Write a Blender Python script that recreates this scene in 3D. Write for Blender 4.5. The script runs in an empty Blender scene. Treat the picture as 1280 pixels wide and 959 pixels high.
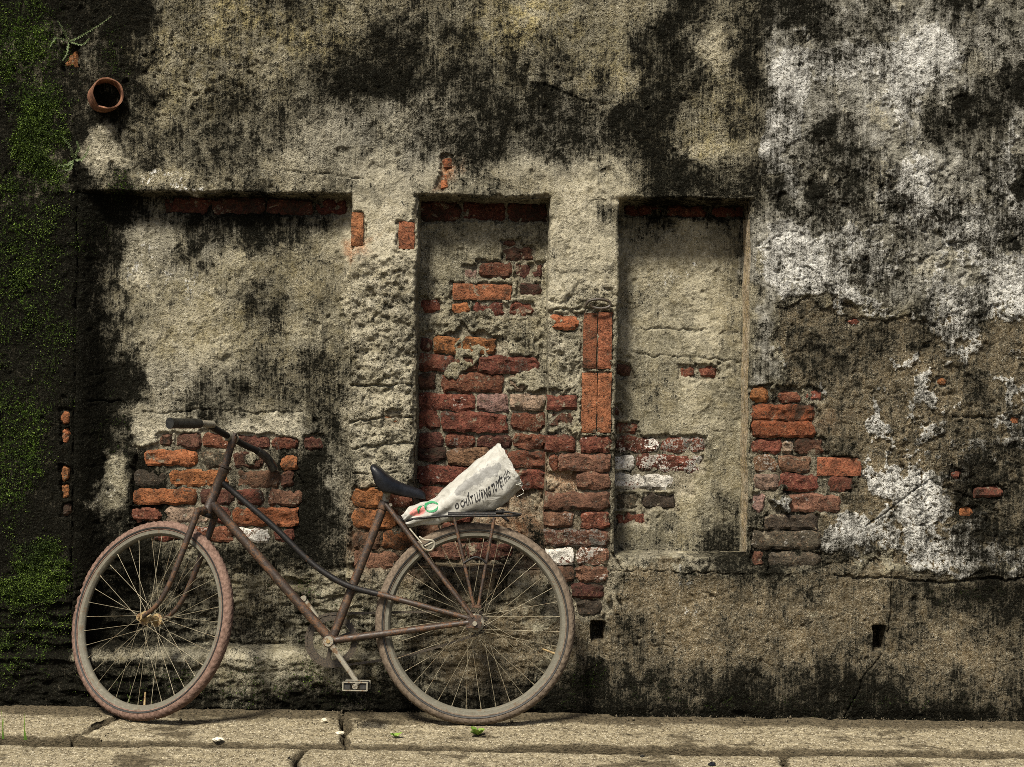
import bpy, math, random
import numpy as np
from mathutils import Vector, Matrix, Quaternion

random.seed(7)
RNG = np.random.default_rng(7)
scene = bpy.context.scene
col = scene.collection
R = math.radians

# ------------------------------------------------------------------ camera, sky, sun, exposure
D, S0, ROLL = 5.0, 370.0, R(0.8)          # metres to the wall, photo pixels per metre on the wall, camera roll
CAM_H = 410.0 / 370.0
cam = bpy.data.cameras.new("camera")
cam.sensor_width = 36.0
cam.lens = 36.0 * S0 * D / 1280.0
cam.clip_end = 500.0
cam_o = bpy.data.objects.new("camera", cam)
cam_o.location = (0, -D, CAM_H)
cam_o.rotation_euler = (R(90), -ROLL, 0)
col.objects.link(cam_o)
scene.camera = cam_o

SUN_EL, SUN_AZ = R(53), R(205)            # azimuth clockwise from +y: in front of the wall, a little to its left
world = bpy.data.worlds.new("World"); scene.world = world
world.use_nodes = True
wn = world.node_tree
bg = wn.nodes["Background"]
sky = wn.nodes.new("ShaderNodeTexSky")
sky.sky_type = 'NISHITA'; sky.sun_disc = False
sky.sun_elevation = SUN_EL; sky.sun_rotation = SUN_AZ
sky.air_density = 1.0; sky.dust_density = 4.0; sky.ozone_density = 0.6
wn.links.new(sky.outputs[0], bg.inputs[0])
bg.inputs[1].default_value = 0.05
sun = bpy.data.lights.new("sun", 'SUN')
sun.energy = 3.7; sun.angle = R(11); sun.color = (1.0, 0.93, 0.80)
sun_o = bpy.data.objects.new("sun", sun)
sd = Vector((math.sin(SUN_AZ) * math.cos(SUN_EL), math.cos(SUN_AZ) * math.cos(SUN_EL), math.sin(SUN_EL)))
sun_o.rotation_euler = sd.to_track_quat('Z', 'Y').to_euler()
sun_o.location = sd * 20
col.objects.link(sun_o)
vs = scene.view_settings
vs.view_transform = 'Standard'; vs.look = 'None'; vs.gamma = 1.0; vs.use_curve_mapping = False
vs.exposure = 1.1
scene.cycles.use_denoising = False; scene.cycles.filter_width = 0.8
scene.cycles.max_bounces = 4; scene.cycles.diffuse_bounces = 2; scene.cycles.glossy_bounces = 2

# ------------------------------------------------------------------ measuring the photograph
CA, SA = math.cos(ROLL), math.sin(ROLL)
def unroll(px, py):
    x, y = px - 640.0, py - 479.5
    return x * CA + y * SA, -x * SA + y * CA
def W(px, py, y=0.0):
    """photo pixel -> point at depth y behind the wall's front plane"""
    x, v = unroll(px, py)
    k = (D + y) / D / S0
    return x * k, y, CAM_H - v * k

# ------------------------------------------------------------------ noise (numpy)
PERM = np.random.default_rng(3).permutation(256).astype(np.int32)
PERM = np.concatenate([PERM, PERM, PERM])
GA = np.linspace(0, 2 * np.pi, 256, endpoint=False).astype(np.float32)
GX, GY = np.cos(GA), np.sin(GA)
def perlin(x, y, seed=0):
    x = np.asarray(x, np.float32) + seed * 17.31 + 500; y = np.asarray(y, np.float32) + seed * 9.73 + 500
    fx, fy = np.floor(x), np.floor(y)
    xi, yi = fx.astype(np.int32) & 255, fy.astype(np.int32) & 255
    xf, yf = x - fx, y - fy
    u = xf * xf * xf * (xf * (xf * 6 - 15) + 10); v = yf * yf * yf * (yf * (yf * 6 - 15) + 10)
    a, b = PERM[xi], PERM[xi + 1]
    h00, h10, h01, h11 = PERM[a + yi], PERM[b + yi], PERM[a + yi + 1], PERM[b + yi + 1]
    g = lambda h, dx, dy: GX[h] * dx + GY[h] * dy
    n0 = g(h00, xf, yf) * (1 - u) + g(h10, xf - 1, yf) * u
    n1 = g(h01, xf, yf - 1) * (1 - u) + g(h11, xf - 1, yf - 1) * u
    return (n0 * (1 - v) + n1 * v) * 1.5
def fbm(x, y, sc, octv=4, seed=0, gain=0.5, ridged=False):
    s, a, f, t = 0.0, 1.0, sc, 0.0
    for i in range(octv):
        n = perlin(x * f, y * f, seed + i * 3.7)
        if ridged: n = 1 - 2 * np.abs(n)
        s = s + n * a; t += a; a *= gain; f *= 2.03
    return s / t
def worley(x, y, sc, seed=0):
    x = np.asarray(x, np.float32) * sc + seed * 3.1 + 300; y = np.asarray(y, np.float32) * sc + seed * 7.7 + 300
    ix, iy = np.floor(x).astype(np.int32), np.floor(y).astype(np.int32)
    best = np.full(x.shape, 9.0, np.float32); rnd = np.zeros(x.shape, np.float32)
    for dx in (-1, 0, 1):
        for dy in (-1, 0, 1):
            cx, cy = ix + dx, iy + dy
            h = PERM[PERM[cx & 255] + (cy & 255)]; h2 = PERM[h + 17]; h3 = PERM[h2 + 91]
            d = np.hypot(cx + h / 256.0 - x, cy + h2 / 256.0 - y)
            m = d < best
            best = np.where(m, d, best); rnd = np.where(m, h3 / 256.0, rnd)
    return best, rnd
def sstep(a, b, x):
    t = np.clip((x - a) / (b - a), 0, 1)
    return t * t * (3 - 2 * t)

# ------------------------------------------------------------------ node helpers
class NT:
    def __init__(self, name):
        self.m = bpy.data.materials.new(name); self.m.use_nodes = True
        self.t = self.m.node_tree; self.b = self.t.nodes["Principled BSDF"]
        self.b.inputs["Specular IOR Level"].default_value = 0.25
    def n(self, typ, **kw):
        nd = self.t.nodes.new(typ)
        for k, v in kw.items(): setattr(nd, k, v)
        return nd
    def put(self, sock, val):
        if isinstance(val, bpy.types.NodeSocket): self.t.links.new(val, sock)
        elif val is not None:
            if isinstance(val, (tuple, list)) and len(val) == 3 and sock.type == 'RGBA': val = (*val, 1)
            sock.default_value = val
    def math(self, op, a, b=None, c=None, clamp=False):
        nd = self.n("ShaderNodeMath", operation=op, use_clamp=clamp)
        for i, v in enumerate((a, b, c)): self.put(nd.inputs[i], v)
        return nd.outputs[0]
    def mix(self, f, a, b, blend='MIX'):
        nd = self.n("ShaderNodeMix", data_type='RGBA', blend_type=blend)
        nd.clamp_factor = True
        self.put(nd.inputs[0], f); self.put(nd.inputs[6], a); self.put(nd.inputs[7], b)
        return nd.outputs[2]
    def noise(self, scale, detail=4, rough=0.5, vec=None, dist=0.0):
        nd = self.n("ShaderNodeTexNoise")
        nd.inputs["Scale"].default_value = scale; nd.inputs["Detail"].default_value = detail
        nd.inputs["Roughness"].default_value = rough; nd.inputs["Distortion"].default_value = dist
        if vec is not None: self.put(nd.inputs["Vector"], vec)
        return nd.outputs["Fac"]
    def ramp(self, f, a, b, lo=0.0, hi=1.0):
        nd = self.n("ShaderNodeMapRange", interpolation_type='SMOOTHSTEP')
        self.put(nd.inputs[0], f)
        for i, v in zip((1, 2, 3, 4), (a, b, lo, hi)): nd.inputs[i].default_value = v
        return nd.outputs[0]
    def scale(self, vec, s):
        nd = self.n("ShaderNodeVectorMath", operation='MULTIPLY')
        self.put(nd.inputs[0], vec); nd.inputs[1].default_value = s
        return nd.outputs[0]
    def coord(self, which="Object"):
        return self.n("ShaderNodeTexCoord").outputs[which]
    def attr(self, name):
        nd = self.n("ShaderNodeAttribute", attribute_name=name)
        s = self.n("ShaderNodeSeparateColor"); self.t.links.new(nd.outputs["Color"], s.inputs[0])
        return s.outputs[0], s.outputs[1], s.outputs[2], nd.outputs["Alpha"]
    def bump(self, h, strength, dist, normal=None):
        nd = self.n("ShaderNodeBump"); nd.inputs["Strength"].default_value = strength
        nd.inputs["Distance"].default_value = dist; self.put(nd.inputs["Height"], h)
        if normal is not None: self.put(nd.inputs["Normal"], normal)
        return nd.outputs[0]
    def out(self, color, rough=0.9, normal=None, metal=None, spec=None):
        self.put(self.b.inputs["Base Color"], color); self.put(self.b.inputs["Roughness"], rough)
        if normal is not None: self.put(self.b.inputs["Normal"], normal)
        if metal is not None: self.put(self.b.inputs["Metallic"], metal)
        if spec is not None: self.b.inputs["Specular IOR Level"].default_value = spec
        return self.m

def wall_material():
    t = NT("weathered_plaster")
    co = t.coord()
    expose, brown, lime, mould = t.attr("stain_a")
    moss, pale, dust, warm = t.attr("stain_b")
    coat1, coat2, crazed, skin = t.attr("stain_c")
    grey, _x, _y, _z = t.attr("stain_d")
    st = lambda n, k=3.0: t.math('MULTIPLY_ADD', n, k, 0.5 - 0.5 * k, clamp=True)
    ct = lambda n, k: t.math('MULTIPLY_ADD', n, k, -0.5 * k)
    n_lo = st(t.noise(6, 4, 0.62, co)); n_md = st(t.noise(30, 5, 0.72, co, 0.4)); n_hi = st(t.noise(120, 3, 0.72, co), 3.2)
    n_sp = st(t.noise(330, 1, 0.65, co), 3.0); n_b = st(t.noise(13, 7, 0.74, t.scale(co, (1.2, 1, 0.9)), 0.8), 2.6)
    streak = st(t.noise(1.0, 4, 0.66, t.scale(co, (65, 30, 6))), 2.6)
    streak2 = st(t.noise(1.0, 4, 0.64, t.scale(co, (140, 60, 10))), 2.6)
    n_mh = st(t.noise(58, 2, 0.6, co), 4.2)
    c = t.mix(n_md, (0.085, 0.077, 0.051), (0.345, 0.318, 0.230))
    c = t.mix(t.math('MULTIPLY', n_lo, 0.5), c, (0.21, 0.175, 0.098))
    c = t.mix(t.math('MULTIPLY', grey, 0.8), c, t.mix(t.math('MULTIPLY_ADD', streak, 0.6, t.math('MULTIPLY', n_md, 0.4)), (0.12, 0.117, 0.10), (0.47, 0.465, 0.43)))
    c = t.mix(t.math('MULTIPLY', coat1, 0.5), c, t.mix(n_md, (0.085, 0.080, 0.058), (0.17, 0.158, 0.115)))
    c = t.mix(t.math('MULTIPLY', coat2, t.ramp(n_b, 0.2, 0.7, 0.2, 0.8)), c, (0.37, 0.34, 0.25))
    c = t.mix(t.math('MULTIPLY', warm, t.ramp(n_b, 0.3, 0.7), clamp=True), c, (0.46, 0.385, 0.175))
    c = t.mix(t.ramp(t.math('ADD', brown, ct(n_b, 0.5)), 0.35, 0.6), c, t.mix(n_md, (0.062, 0.047, 0.026), (0.205, 0.162, 0.10)))
    c = t.mix(t.math('MULTIPLY', pale, t.ramp(n_md, 0.1, 0.8, 0.25, 1)), c, t.mix(n_lo, (0.31, 0.282, 0.205), (0.44, 0.405, 0.31)))
    c = t.mix(t.math('MULTIPLY', expose, t.ramp(n_hi, 0.0, 0.6, 0.6, 1)), c, t.mix(n_md, (0.10, 0.086, 0.058), (0.33, 0.295, 0.215)))
    c = t.mix(t.math('MULTIPLY', dust, t.ramp(n_b, 0.2, 0.6, 0.3, 1)), c, t.mix(n_md, (0.16, 0.06, 0.024), (0.38, 0.165, 0.07)))
    # whitewash: broken by flaking and run-down streaks
    lm = t.math('ADD', lime, ct(n_b, 0.30)); lm = t.math('ADD', lm, ct(streak, 0.38)); lm = t.math('ADD', lm, ct(n_hi, 0.40)); lm = t.math('ADD', lm, ct(n_md, 0.35))
    c = t.mix(t.ramp(lm, 0.48, 0.66), c, t.mix(t.math('MULTIPLY_ADD', n_md, 0.5, t.math('MULTIPLY', n_hi, 0.5)), (0.19, 0.188, 0.168), (0.74, 0.735, 0.70)))
    # mould: soft film plus hard black specks
    mb = t.math('ADD', mould, ct(n_b, 0.50)); mb = t.math('ADD', mb, ct(streak2, 0.28))
    ms = t.math('ADD', mb, ct(n_md, 0.30))
    mm = t.math('ADD', mb, t.math('MULTIPLY', ct(n_hi, 1.0), t.math('MULTIPLY_ADD', n_lo, 0.55, 0.30))); mm = t.math('ADD', mm, ct(n_md, 0.50))
    film = t.mix(t.math('MULTIPLY_ADD', n_hi, 0.6, t.math('MULTIPLY', n_md, 0.4)), (0.010, 0.0095, 0.007), (0.125, 0.116, 0.088))
    c = t.mix(t.ramp(ms, 0.06, 0.85, 0, 0.88), c, film)
    c = t.mix(t.ramp(mm, 0.50, 0.92, 0, 0.99), c, t.mix(n_hi, (0.0008, 0.0009, 0.0008), (0.008, 0.0078, 0.0058)))
    gm = t.math('ADD', moss, ct(n_hi, 0.9)); gm = t.math('ADD', gm, ct(n_b, 0.6))
    c = t.mix(t.ramp(gm, 0.60, 1.05, 0, 0.9), c, t.mix(n_sp, (0.002, 0.006, 0.001), (0.055, 0.095, 0.013)))
    # hairline cracks, crusty lichen spots, salt, grit and pores that also paint in tiny highlights and shadows
    wob = t.n("ShaderNodeVectorMath", operation='MULTIPLY_ADD')
    nz = t.n("ShaderNodeTexNoise"); nz.inputs["Scale"].default_value = 9; nz.inputs["Detail"].default_value = 3; nz.inputs["Roughness"].default_value = 0.65
    t.put(nz.inputs["Vector"], co); t.put(wob.inputs[0], nz.outputs["Color"]); wob.inputs[1].default_value = (0.22, 0.22, 0.22); t.put(wob.inputs[2], co)
    vo = t.n("ShaderNodeTexVoronoi", feature='DISTANCE_TO_EDGE'); vo.inputs["Scale"].default_value = 8.0; t.put(vo.inputs["Vector"], wob.outputs[0])
    crk = t.math('MULTIPLY', t.ramp(vo.outputs["Distance"], 0.012, 0.038, 1, 0), t.math('MULTIPLY', crazed, t.ramp(n_b, 0.25, 0.6)))
    c = t.mix(t.math('MULTIPLY', crk, 0.9), c, (0.014, 0.012, 0.009))
    c = t.mix(t.math('MULTIPLY', t.ramp(n_mh, 0.0, 0.40, 0.65, 0), t.math('MULTIPLY', t.ramp(n_b, 0.25, 0.85, 0.1, 1), skin)), c, (0.010, 0.009, 0.006))
    c = t.mix(t.math('MULTIPLY', t.math('MULTIPLY', t.ramp(n_sp, 0.74, 0.96, 0, 0.8), n_md), t.ramp(ms, 0.25, 0.85, 1, 0.06)), c, (0.50, 0.48, 0.39))
    c = t.mix(t.math('MULTIPLY', t.ramp(n_hi, 0.02, 0.40, 0.92, 0), t.math('MULTIPLY_ADD', skin, 0.65, 0.35)), c, (0.007, 0.006, 0.004))
    h = t.math('ADD', t.math('MULTIPLY', n_hi, 0.42), t.math('MULTIPLY', n_sp, 0.16)); h = t.math('ADD', h, t.math('MULTIPLY', n_md, 0.45))
    h = t.math('ADD', h, t.math('MULTIPLY', n_mh, 0.12))
    bp_ = t.n("ShaderNodeBump"); bp_.inputs["Distance"].default_value = 0.0085
    t.put(bp_.inputs["Strength"], t.math('MULTIPLY_ADD', skin, 0.6, 0.4)); t.put(bp_.inputs["Height"], h)
    return t.out(c, 1.0, bp_.outputs[0], spec=0.0)

def brick_material():
    t = NT("fired_brick")
    oi = t.n("ShaderNodeObjectInfo")
    go = t.n("ShaderNodeNewGeometry").outputs["Position"]
    st = lambda n, k=3.0: t.math('MULTIPLY_ADD', n, k, 0.5 - 0.5 * k, clamp=True)
    ct = lambda n, k: t.math('MULTIPLY_ADD', n, k, -0.5 * k)
    n1 = st(t.noise(26, 4, 0.7, go)); n2 = st(t.noise(110, 4, 0.72, go)); n3 = st(t.noise(330, 3, 0.6, go)); n4 = st(t.noise(13, 6, 0.74, go, 0.6), 2.6)
    bc = oi.outputs["Color"]
    c = t.mix(n1, t.mix(0.74, bc, (0.012, 0.008, 0.006)), bc)
    c = t.mix(t.ramp(n2, 0.55, 1.0, 0, 0.4), c, t.mix(0.45, bc, (0.50, 0.30, 0.17)))
    c = t.mix(t.ramp(n2, 0.0, 0.42, 0.92, 0), c, (0.010, 0.007, 0.005))
    wm = t.math('ADD', oi.outputs["Alpha"], ct(n4, 0.7)); wm = t.math('ADD', wm, ct(n2, 0.45))
    c = t.mix(t.ramp(wm, 0.36, 0.55), c, t.mix(n2, (0.30, 0.28, 0.235), (0.70, 0.68, 0.62)))
    dm = t.math('ADD', n4, ct(oi.outputs["Random"], 0.5)); dm = t.math('ADD', dm, ct(n2, 0.5))
    c = t.mix(t.ramp(dm, 0.50, 1.0, 0, 0.9), c, (0.020, 0.016, 0.011))
    mo = t.math('ADD', n4, ct(n1, 0.5)); mo = t.math('ADD', mo, ct(n2, 0.35))
    c = t.mix(t.ramp(mo, 0.0, 0.17, 0.75, 0), c, t.mix(n2, (0.12, 0.10, 0.07), (0.30, 0.265, 0.19)))
    h = t.math('ADD', t.math('MULTIPLY', n2, 0.36), t.math('MULTIPLY', n3, 0.12)); h = t.math('ADD', h, t.math('MULTIPLY', n1, 0.5))
    return t.out(c, 0.92, t.bump(h, 1.0, 0.007), spec=0.15)

def slab_material():
    t = NT("worn_paving")
    co = t.coord()
    dirt_shade, crack, damp, _ = t.attr("stain_a")
    st = lambda n, k=2.6: t.math('MULTIPLY_ADD', n, k, 0.5 - 0.5 * k, clamp=True)
    n1 = st(t.noise(7, 7, 0.66, co)); n2 = st(t.noise(45, 9, 0.72, t.scale(co, (0.45, 0.55, 1)))); n3 = st(t.noise(210, 4, 0.72, t.scale(co, (0.42, 0.20, 1))), 3.2); n4 = st(t.noise(520, 2, 0.5, t.scale(co, (0.4, 0.2, 1))), 3.2)
    c = t.mix(n2, (0.10, 0.081, 0.049), (0.385, 0.335, 0.225))
    c = t.mix(t.ramp(n1, 0.3, 0.9, 0, 0.6), c, (0.22, 0.185, 0.115))
    c = t.mix(t.ramp(n3, 0.05, 0.6, 0.85, 0), c, (0.05, 0.038, 0.021))
    c = t.mix(t.ramp(n4, 0.75, 1.0, 0, 0.6), c, (0.58, 0.53, 0.41))
    dm = t.math('ADD', dirt_shade, t.math('MULTIPLY_ADD', n2, 0.7, -0.35))
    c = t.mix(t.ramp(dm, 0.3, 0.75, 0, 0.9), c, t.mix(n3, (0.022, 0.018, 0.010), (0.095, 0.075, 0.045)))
    h = t.math('ADD', n3, t.math('MULTIPLY', n2, 1.2))
    return t.out(c, 0.93, t.bump(h, 1.0, 0.0035), spec=0.15)

def metal_paint(name, base, rust, amount, rough=0.5, metal=0.0, dustc=(0.30, 0.25, 0.17), dust=0.5, spec=0.4):
    t = NT(name)
    g = t.n("ShaderNodeNewGeometry").outputs["Position"]
    n1 = t.noise(35, 8, 0.7, g); n2 = t.noise(190, 5, 0.65, g)
    c = t.mix(t.ramp(t.math('ADD', n1, t.math('MULTIPLY_ADD', n2, 0.5, -0.25)), 0.62 - amount * 0.3, 0.72 - amount * 0.3), base, t.mix(n2, tuple(v * 0.35 for v in rust), rust))
    c = t.mix(t.ramp(t.math('ADD', t.noise(80, 6, 0.7, g), 0.0), 0.5, 0.7, 0, dust), c, dustc)
    r = t.ramp(n1, 0.3, 0.7, rough, min(1.0, rough + 0.3))
    return t.out(c, r, t.bump(n2, 0.5, 0.0015), metal=metal, spec=spec)

def plain(name, a, b, scale=60, rough=0.7, spec=0.3, bump=0.3, dist=0.002):
    t = NT(name)
    g = t.n("ShaderNodeNewGeometry").outputs["Position"]
    n = t.noise(scale, 6, 0.65, g)
    return t.out(t.mix(t.ramp(n, 0.3, 0.7), a, b), rough, t.bump(n, bump, dist), spec=spec)

def leaf_mat(name, a, b, rough=0.6):
    t = NT(name)
    v = t.n("ShaderNodeAttribute", attribute_name="tint")
    return t.out(t.mix(v.outputs["Fac"], a, b), rough, spec=0.2)

M = {}
M['wall'] = wall_material(); M['brick'] = brick_material(); M['slab'] = slab_material()
M['frame'] = metal_paint("faded_brown_paint", (0.026, 0.017, 0.012), (0.115, 0.055, 0.024), 0.42, 0.42, dust=0.45, dustc=(0.088, 0.066, 0.043))
M['black_paint'] = metal_paint("worn_black_paint", (0.007, 0.0065, 0.0065), (0.06, 0.035, 0.02), 0.1, 0.38, dust=0.06, dustc=(0.10, 0.08, 0.055), spec=0.22)
M['steel'] = metal_paint("dull_steel", (0.22, 0.205, 0.16), (0.16, 0.095, 0.05), 0.30, 0.45, metal=0.35, dust=0.4)
M['rim'] = metal_paint("dusty_rim", (0.115, 0.108, 0.083), (0.15, 0.11, 0.07), 0.22, 0.5, metal=0.25, dust=0.35, dustc=(0.25, 0.235, 0.18))
M['spoke'] = metal_paint("tarnished_spoke", (0.17, 0.15, 0.10), (0.18, 0.12, 0.06), 0.25, 0.45, metal=0.3, dust=0.3)
M['tyre_pink'] = plain("dusty_red_rubber", (0.075, 0.047, 0.036), (0.18, 0.118, 0.092), 90, 0.9, 0.1, 0.6)
M['tyre_grey'] = plain("dusty_brown_rubber", (0.065, 0.050, 0.037), (0.155, 0.122, 0.09), 90, 0.9, 0.1, 0.6)
M['rubber'] = plain("black_rubber", (0.010, 0.010, 0.010), (0.028, 0.026, 0.022), 120, 0.5, 0.4)
M['grip'] = plain("glossy_black_grip", (0.006, 0.006, 0.006), (0.02, 0.02, 0.018), 80, 0.28, 0.55)
M['saddle'] = plain("black_vinyl", (0.0035, 0.0038, 0.005), (0.008, 0.009, 0.012), 50, 0.36, 0.3, 0.4, 0.003)
M['chain'] = plain("oily_chain", (0.012, 0.010, 0.008), (0.06, 0.045, 0.028), 200, 0.5, 0.4)
M['brass'] = metal_paint("rusty_brass", (0.26, 0.19, 0.09), (0.14, 0.07, 0.03), 0.4, 0.4, metal=0.4, dust=0.4)
M['terracotta'] = plain("terracotta", (0.07, 0.032, 0.020), (0.23, 0.115, 0.068), 45, 0.85, 0.15, 0.6, 0.003)
M['dark_timber'] = plain("charred_timber", (0.03, 0.012, 0.008), (0.11, 0.045, 0.025), 40, 0.9, 0.1, 0.8, 0.006)
M['letter'] = plain("black_print", (0.012, 0.012, 0.013), (0.03, 0.03, 0.03), 200, 0.6)
M['green_ink'] = plain("green_print", (0.012, 0.14, 0.05), (0.03, 0.22, 0.09), 150, 0.6)
M['thread'] = plain("white_thread", (0.5, 0.5, 0.45), (0.65, 0.65, 0.58), 100, 0.8)
M['moss'] = leaf_mat("moss_leaf", (0.006, 0.012, 0.002), (0.13, 0.20, 0.03), 0.8)
M['fern'] = leaf_mat("fern_leaf", (0.04, 0.07, 0.02), (0.17, 0.21, 0.10))
M['grass'] = leaf_mat("grass_leaf", (0.05, 0.11, 0.015), (0.16, 0.24, 0.04))
M['grit'] = plain("grit", (0.03, 0.024, 0.015), (0.13, 0.11, 0.075), 40, 0.9, 0.1)
M['pale_stone'] = plain("pale_stone", (0.38, 0.34, 0.25), (0.62, 0.58, 0.46), 60, 0.9, 0.1)
M['earth'] = plain("street_earth", (0.035, 0.028, 0.018), (0.08, 0.065, 0.045), 4, 0.95, 0.1, 0.4, 0.01)

# ------------------------------------------------------------------ object helpers
def link(name, me, mat=None, parent=None, smooth=True):
    o = bpy.data.objects.new(name, me); col.objects.link(o)
    if mat is not None and not me.materials: me.materials.append(mat)
    if parent is not None: o.parent = parent
    if smooth and len(me.polygons): me.polygons.foreach_set("use_smooth", np.ones(len(me.polygons), bool))
    return o
def tag(o, label=None, cat=None, group=None, kind=None):
    if label: o["label"] = label
    if cat: o["category"] = cat
    if group: o["group"] = group
    if kind: o["kind"] = kind
    return o
def empty(name, loc=(0, 0, 0), rot=(0, 0, 0)):
    o = bpy.data.objects.new(name, None); col.objects.link(o)
    o.location = loc; o.rotation_euler = rot; o.empty_display_size = 0.1
    return o
def np_mesh(name, V, Q):
    me = bpy.data.meshes.new(name)
    V = np.ascontiguousarray(V, np.float32); Q = np.ascontiguousarray(Q, np.int32)
    k = Q.shape[1]
    me.vertices.add(len(V)); me.vertices.foreach_set("co", V.ravel())
    me.loops.add(Q.size); me.loops.foreach_set("vertex_index", Q.ravel())
    me.polygons.add(len(Q)); me.polygons.foreach_set("loop_start", np.arange(0, Q.size, k, dtype=np.int32))
    me.update(calc_edges=True)
    return me
def add_attr(me, name, arr):
    a = me.attributes.new(name, 'FLOAT_COLOR', 'POINT')
    a.data.foreach_set("color", np.ascontiguousarray(arr, np.float32).ravel())

class MB:
    """collects shapes into one mesh"""
    def __init__(self): self.v = []; self.f = []
    def add(self, vs, fs):
        o = len(self.v); self.v += [tuple(p) for p in vs]; self.f += [tuple(i + o for i in f) for f in fs]
    def tube(self, pts, r, seg=10, caps=True, closed=False, flat=1.0):
        pts = [Vector(p) for p in pts]; n = len(pts)
        rr = [r] * n if not isinstance(r, (list, tuple)) else list(r)
        tang = []
        for i in range(n):
            a = pts[(i - 1) % n] if (closed or i > 0) else pts[i]; b = pts[(i + 1) % n] if (closed or i < n - 1) else pts[i]
            tang.append((b - a).normalized())
        up = Vector((0, 1, 0)) if abs(tang[0].y) < 0.9 else Vector((1, 0, 0))
        nrm = tang[0].cross(up).normalized()
        rings = []
        for i in range(n):
            if i: nrm = (tang[i - 1].rotation_difference(tang[i]) @ nrm)
            nrm = (nrm - tang[i] * nrm.dot(tang[i])).normalized(); bn = tang[i].cross(nrm)
            rings.append([pts[i] + (nrm * math.cos(2 * math.pi * k / seg) + bn * (flat * math.sin(2 * math.pi * k / seg))) * rr[i] for k in range(seg)])
        vs = [p for ring in rings for p in ring]; fs = []
        for i in range(n if closed else n - 1):
            j = (i + 1) % n
            for k in range(seg):
                k2 = (k + 1) % seg
                fs.append((i * seg + k, i * seg + k2, j * seg + k2, j * seg + k))
        if caps and not closed:
            fs.append(tuple(range(seg))[::-1]); fs.append(tuple((n - 1) * seg + k for k in range(seg)))
        self.add(vs, fs); return self
    def lathe(self, prof, origin=(0, 0, 0), axis=(0, 1, 0), seg=32, closed=False):
        """prof: list of (radius, along)"""
        ax = Vector(axis).normalized(); o = Vector(origin)
        u = ax.cross(Vector((1, 0, 0)) if abs(ax.x) < 0.9 else Vector((0, 0, 1))).normalized(); w = ax.cross(u)
        n = len(prof); vs = []; fs = []
        for r, h in prof:
            for k in range(seg):
                t = 2 * math.pi * k / seg
                vs.append(o + ax * h + (u * math.cos(t) + w * math.sin(t)) * r)
        for i in range(n if closed else n - 1):
            j = (i + 1) % n
            for k in range(seg):
                k2 = (k + 1) % seg
                fs.append((i * seg + k, i * seg + k2, j * seg + k2, j * seg + k))
        self.add(vs, fs); return self
    def box(self, c, half, axes=None, bev=0.15):
        c = Vector(c); A = axes or (Vector((1, 0, 0)), Vector((0, 1, 0)), Vector((0, 0, 1)))
        b = min(half) * bev * 2; vs = []; fs = []
        # chamfered box: every corner gives three points
        idx = {}
        for sx in (-1, 1):
            for sy in (-1, 1):
                for sz in (-1, 1):
                    for k in range(3):
                        h = [half[0] - b, half[1] - b, half[2] - b]; h[k] = half[k]
                        idx[(sx, sy, sz, k)] = len(vs)
                        vs.append(c + A[0] * (sx * h[0]) + A[1] * (sy * h[1]) + A[2] * (sz * h[2]))
        P = lambda s, k: idx[(*s, k)]
        for k in range(3):
            i, j = (k + 1) % 3, (k + 2) % 3
            for s in (-1, 1):
                q = []
                for (a, b2) in ((-1, -1), (1, -1), (1, 1), (-1, 1)):
                    t = [0, 0, 0]; t[k] = s; t[i] = a; t[j] = b2; q.append(P(t, k))
                fs.append(tuple(q if s > 0 else q[::-1]))
            for a in (-1, 1):
                for b2 in (-1, 1):
                    t1 = [0, 0, 0]; t1[k] = -1; t1[i] = a; t1[j] = b2; t2 = list(t1); t2[k] = 1
                    q = (P(t1, i), P(t2, i), P(t2, j), P(t1, j)); fs.append(q if a * b2 > 0 else q[::-1])
        for sx in (-1, 1):
            for sy in (-1, 1):
                for sz in (-1, 1):
                    q = tuple(P((sx, sy, sz), k) for k in range(3)); fs.append(q if sx * sy * sz > 0 else q[::-1])
        self.add(vs, fs); return self
    def build(self, name, mat, parent=None, smooth=True):
        me = bpy.data.meshes.new(name); me.from_pydata(self.v, [], self.f); me.update()
        o = link(name, me, mat, parent, smooth)
        if smooth: me.set_sharp_from_angle(angle=R(40))
        return o
def spline(pts, n=8):
    pts = [Vector(p) for p in pts]; P = [pts[0] * 2 - pts[1]] + pts + [pts[-1] * 2 - pts[-2]]; out = []
    for i in range(1, len(P) - 2):
        a, b, c, d = P[i - 1], P[i], P[i + 1], P[i + 2]
        for k in range(n):
            t = k / n
            out.append(0.5 * ((2 * b) + (c - a) * t + (2 * a - 5 * b + 4 * c - d) * t * t + (3 * b - a - 3 * c + d) * t ** 3))
    return out + [pts[-1]]

# ------------------------------------------------------------------ the wall: layout
DEPTH = {'L': 0.085, 'M': 0.125, 'R': 0.15}
zpx = lambda py, px=640: W(px, py)[2]
xpx = lambda px, py=480: W(px, py)[0]
Z_TOP = zpx(246)
NICHE = {  # x0, x1, z bottom
    'L': (xpx(93), xpx(436.5), zpx(812, 300)),
    'M': (xpx(519), xpx(685), zpx(712, 600)),
    'R': (xpx(771), xpx(936), zpx(696, 850)),
}
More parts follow.
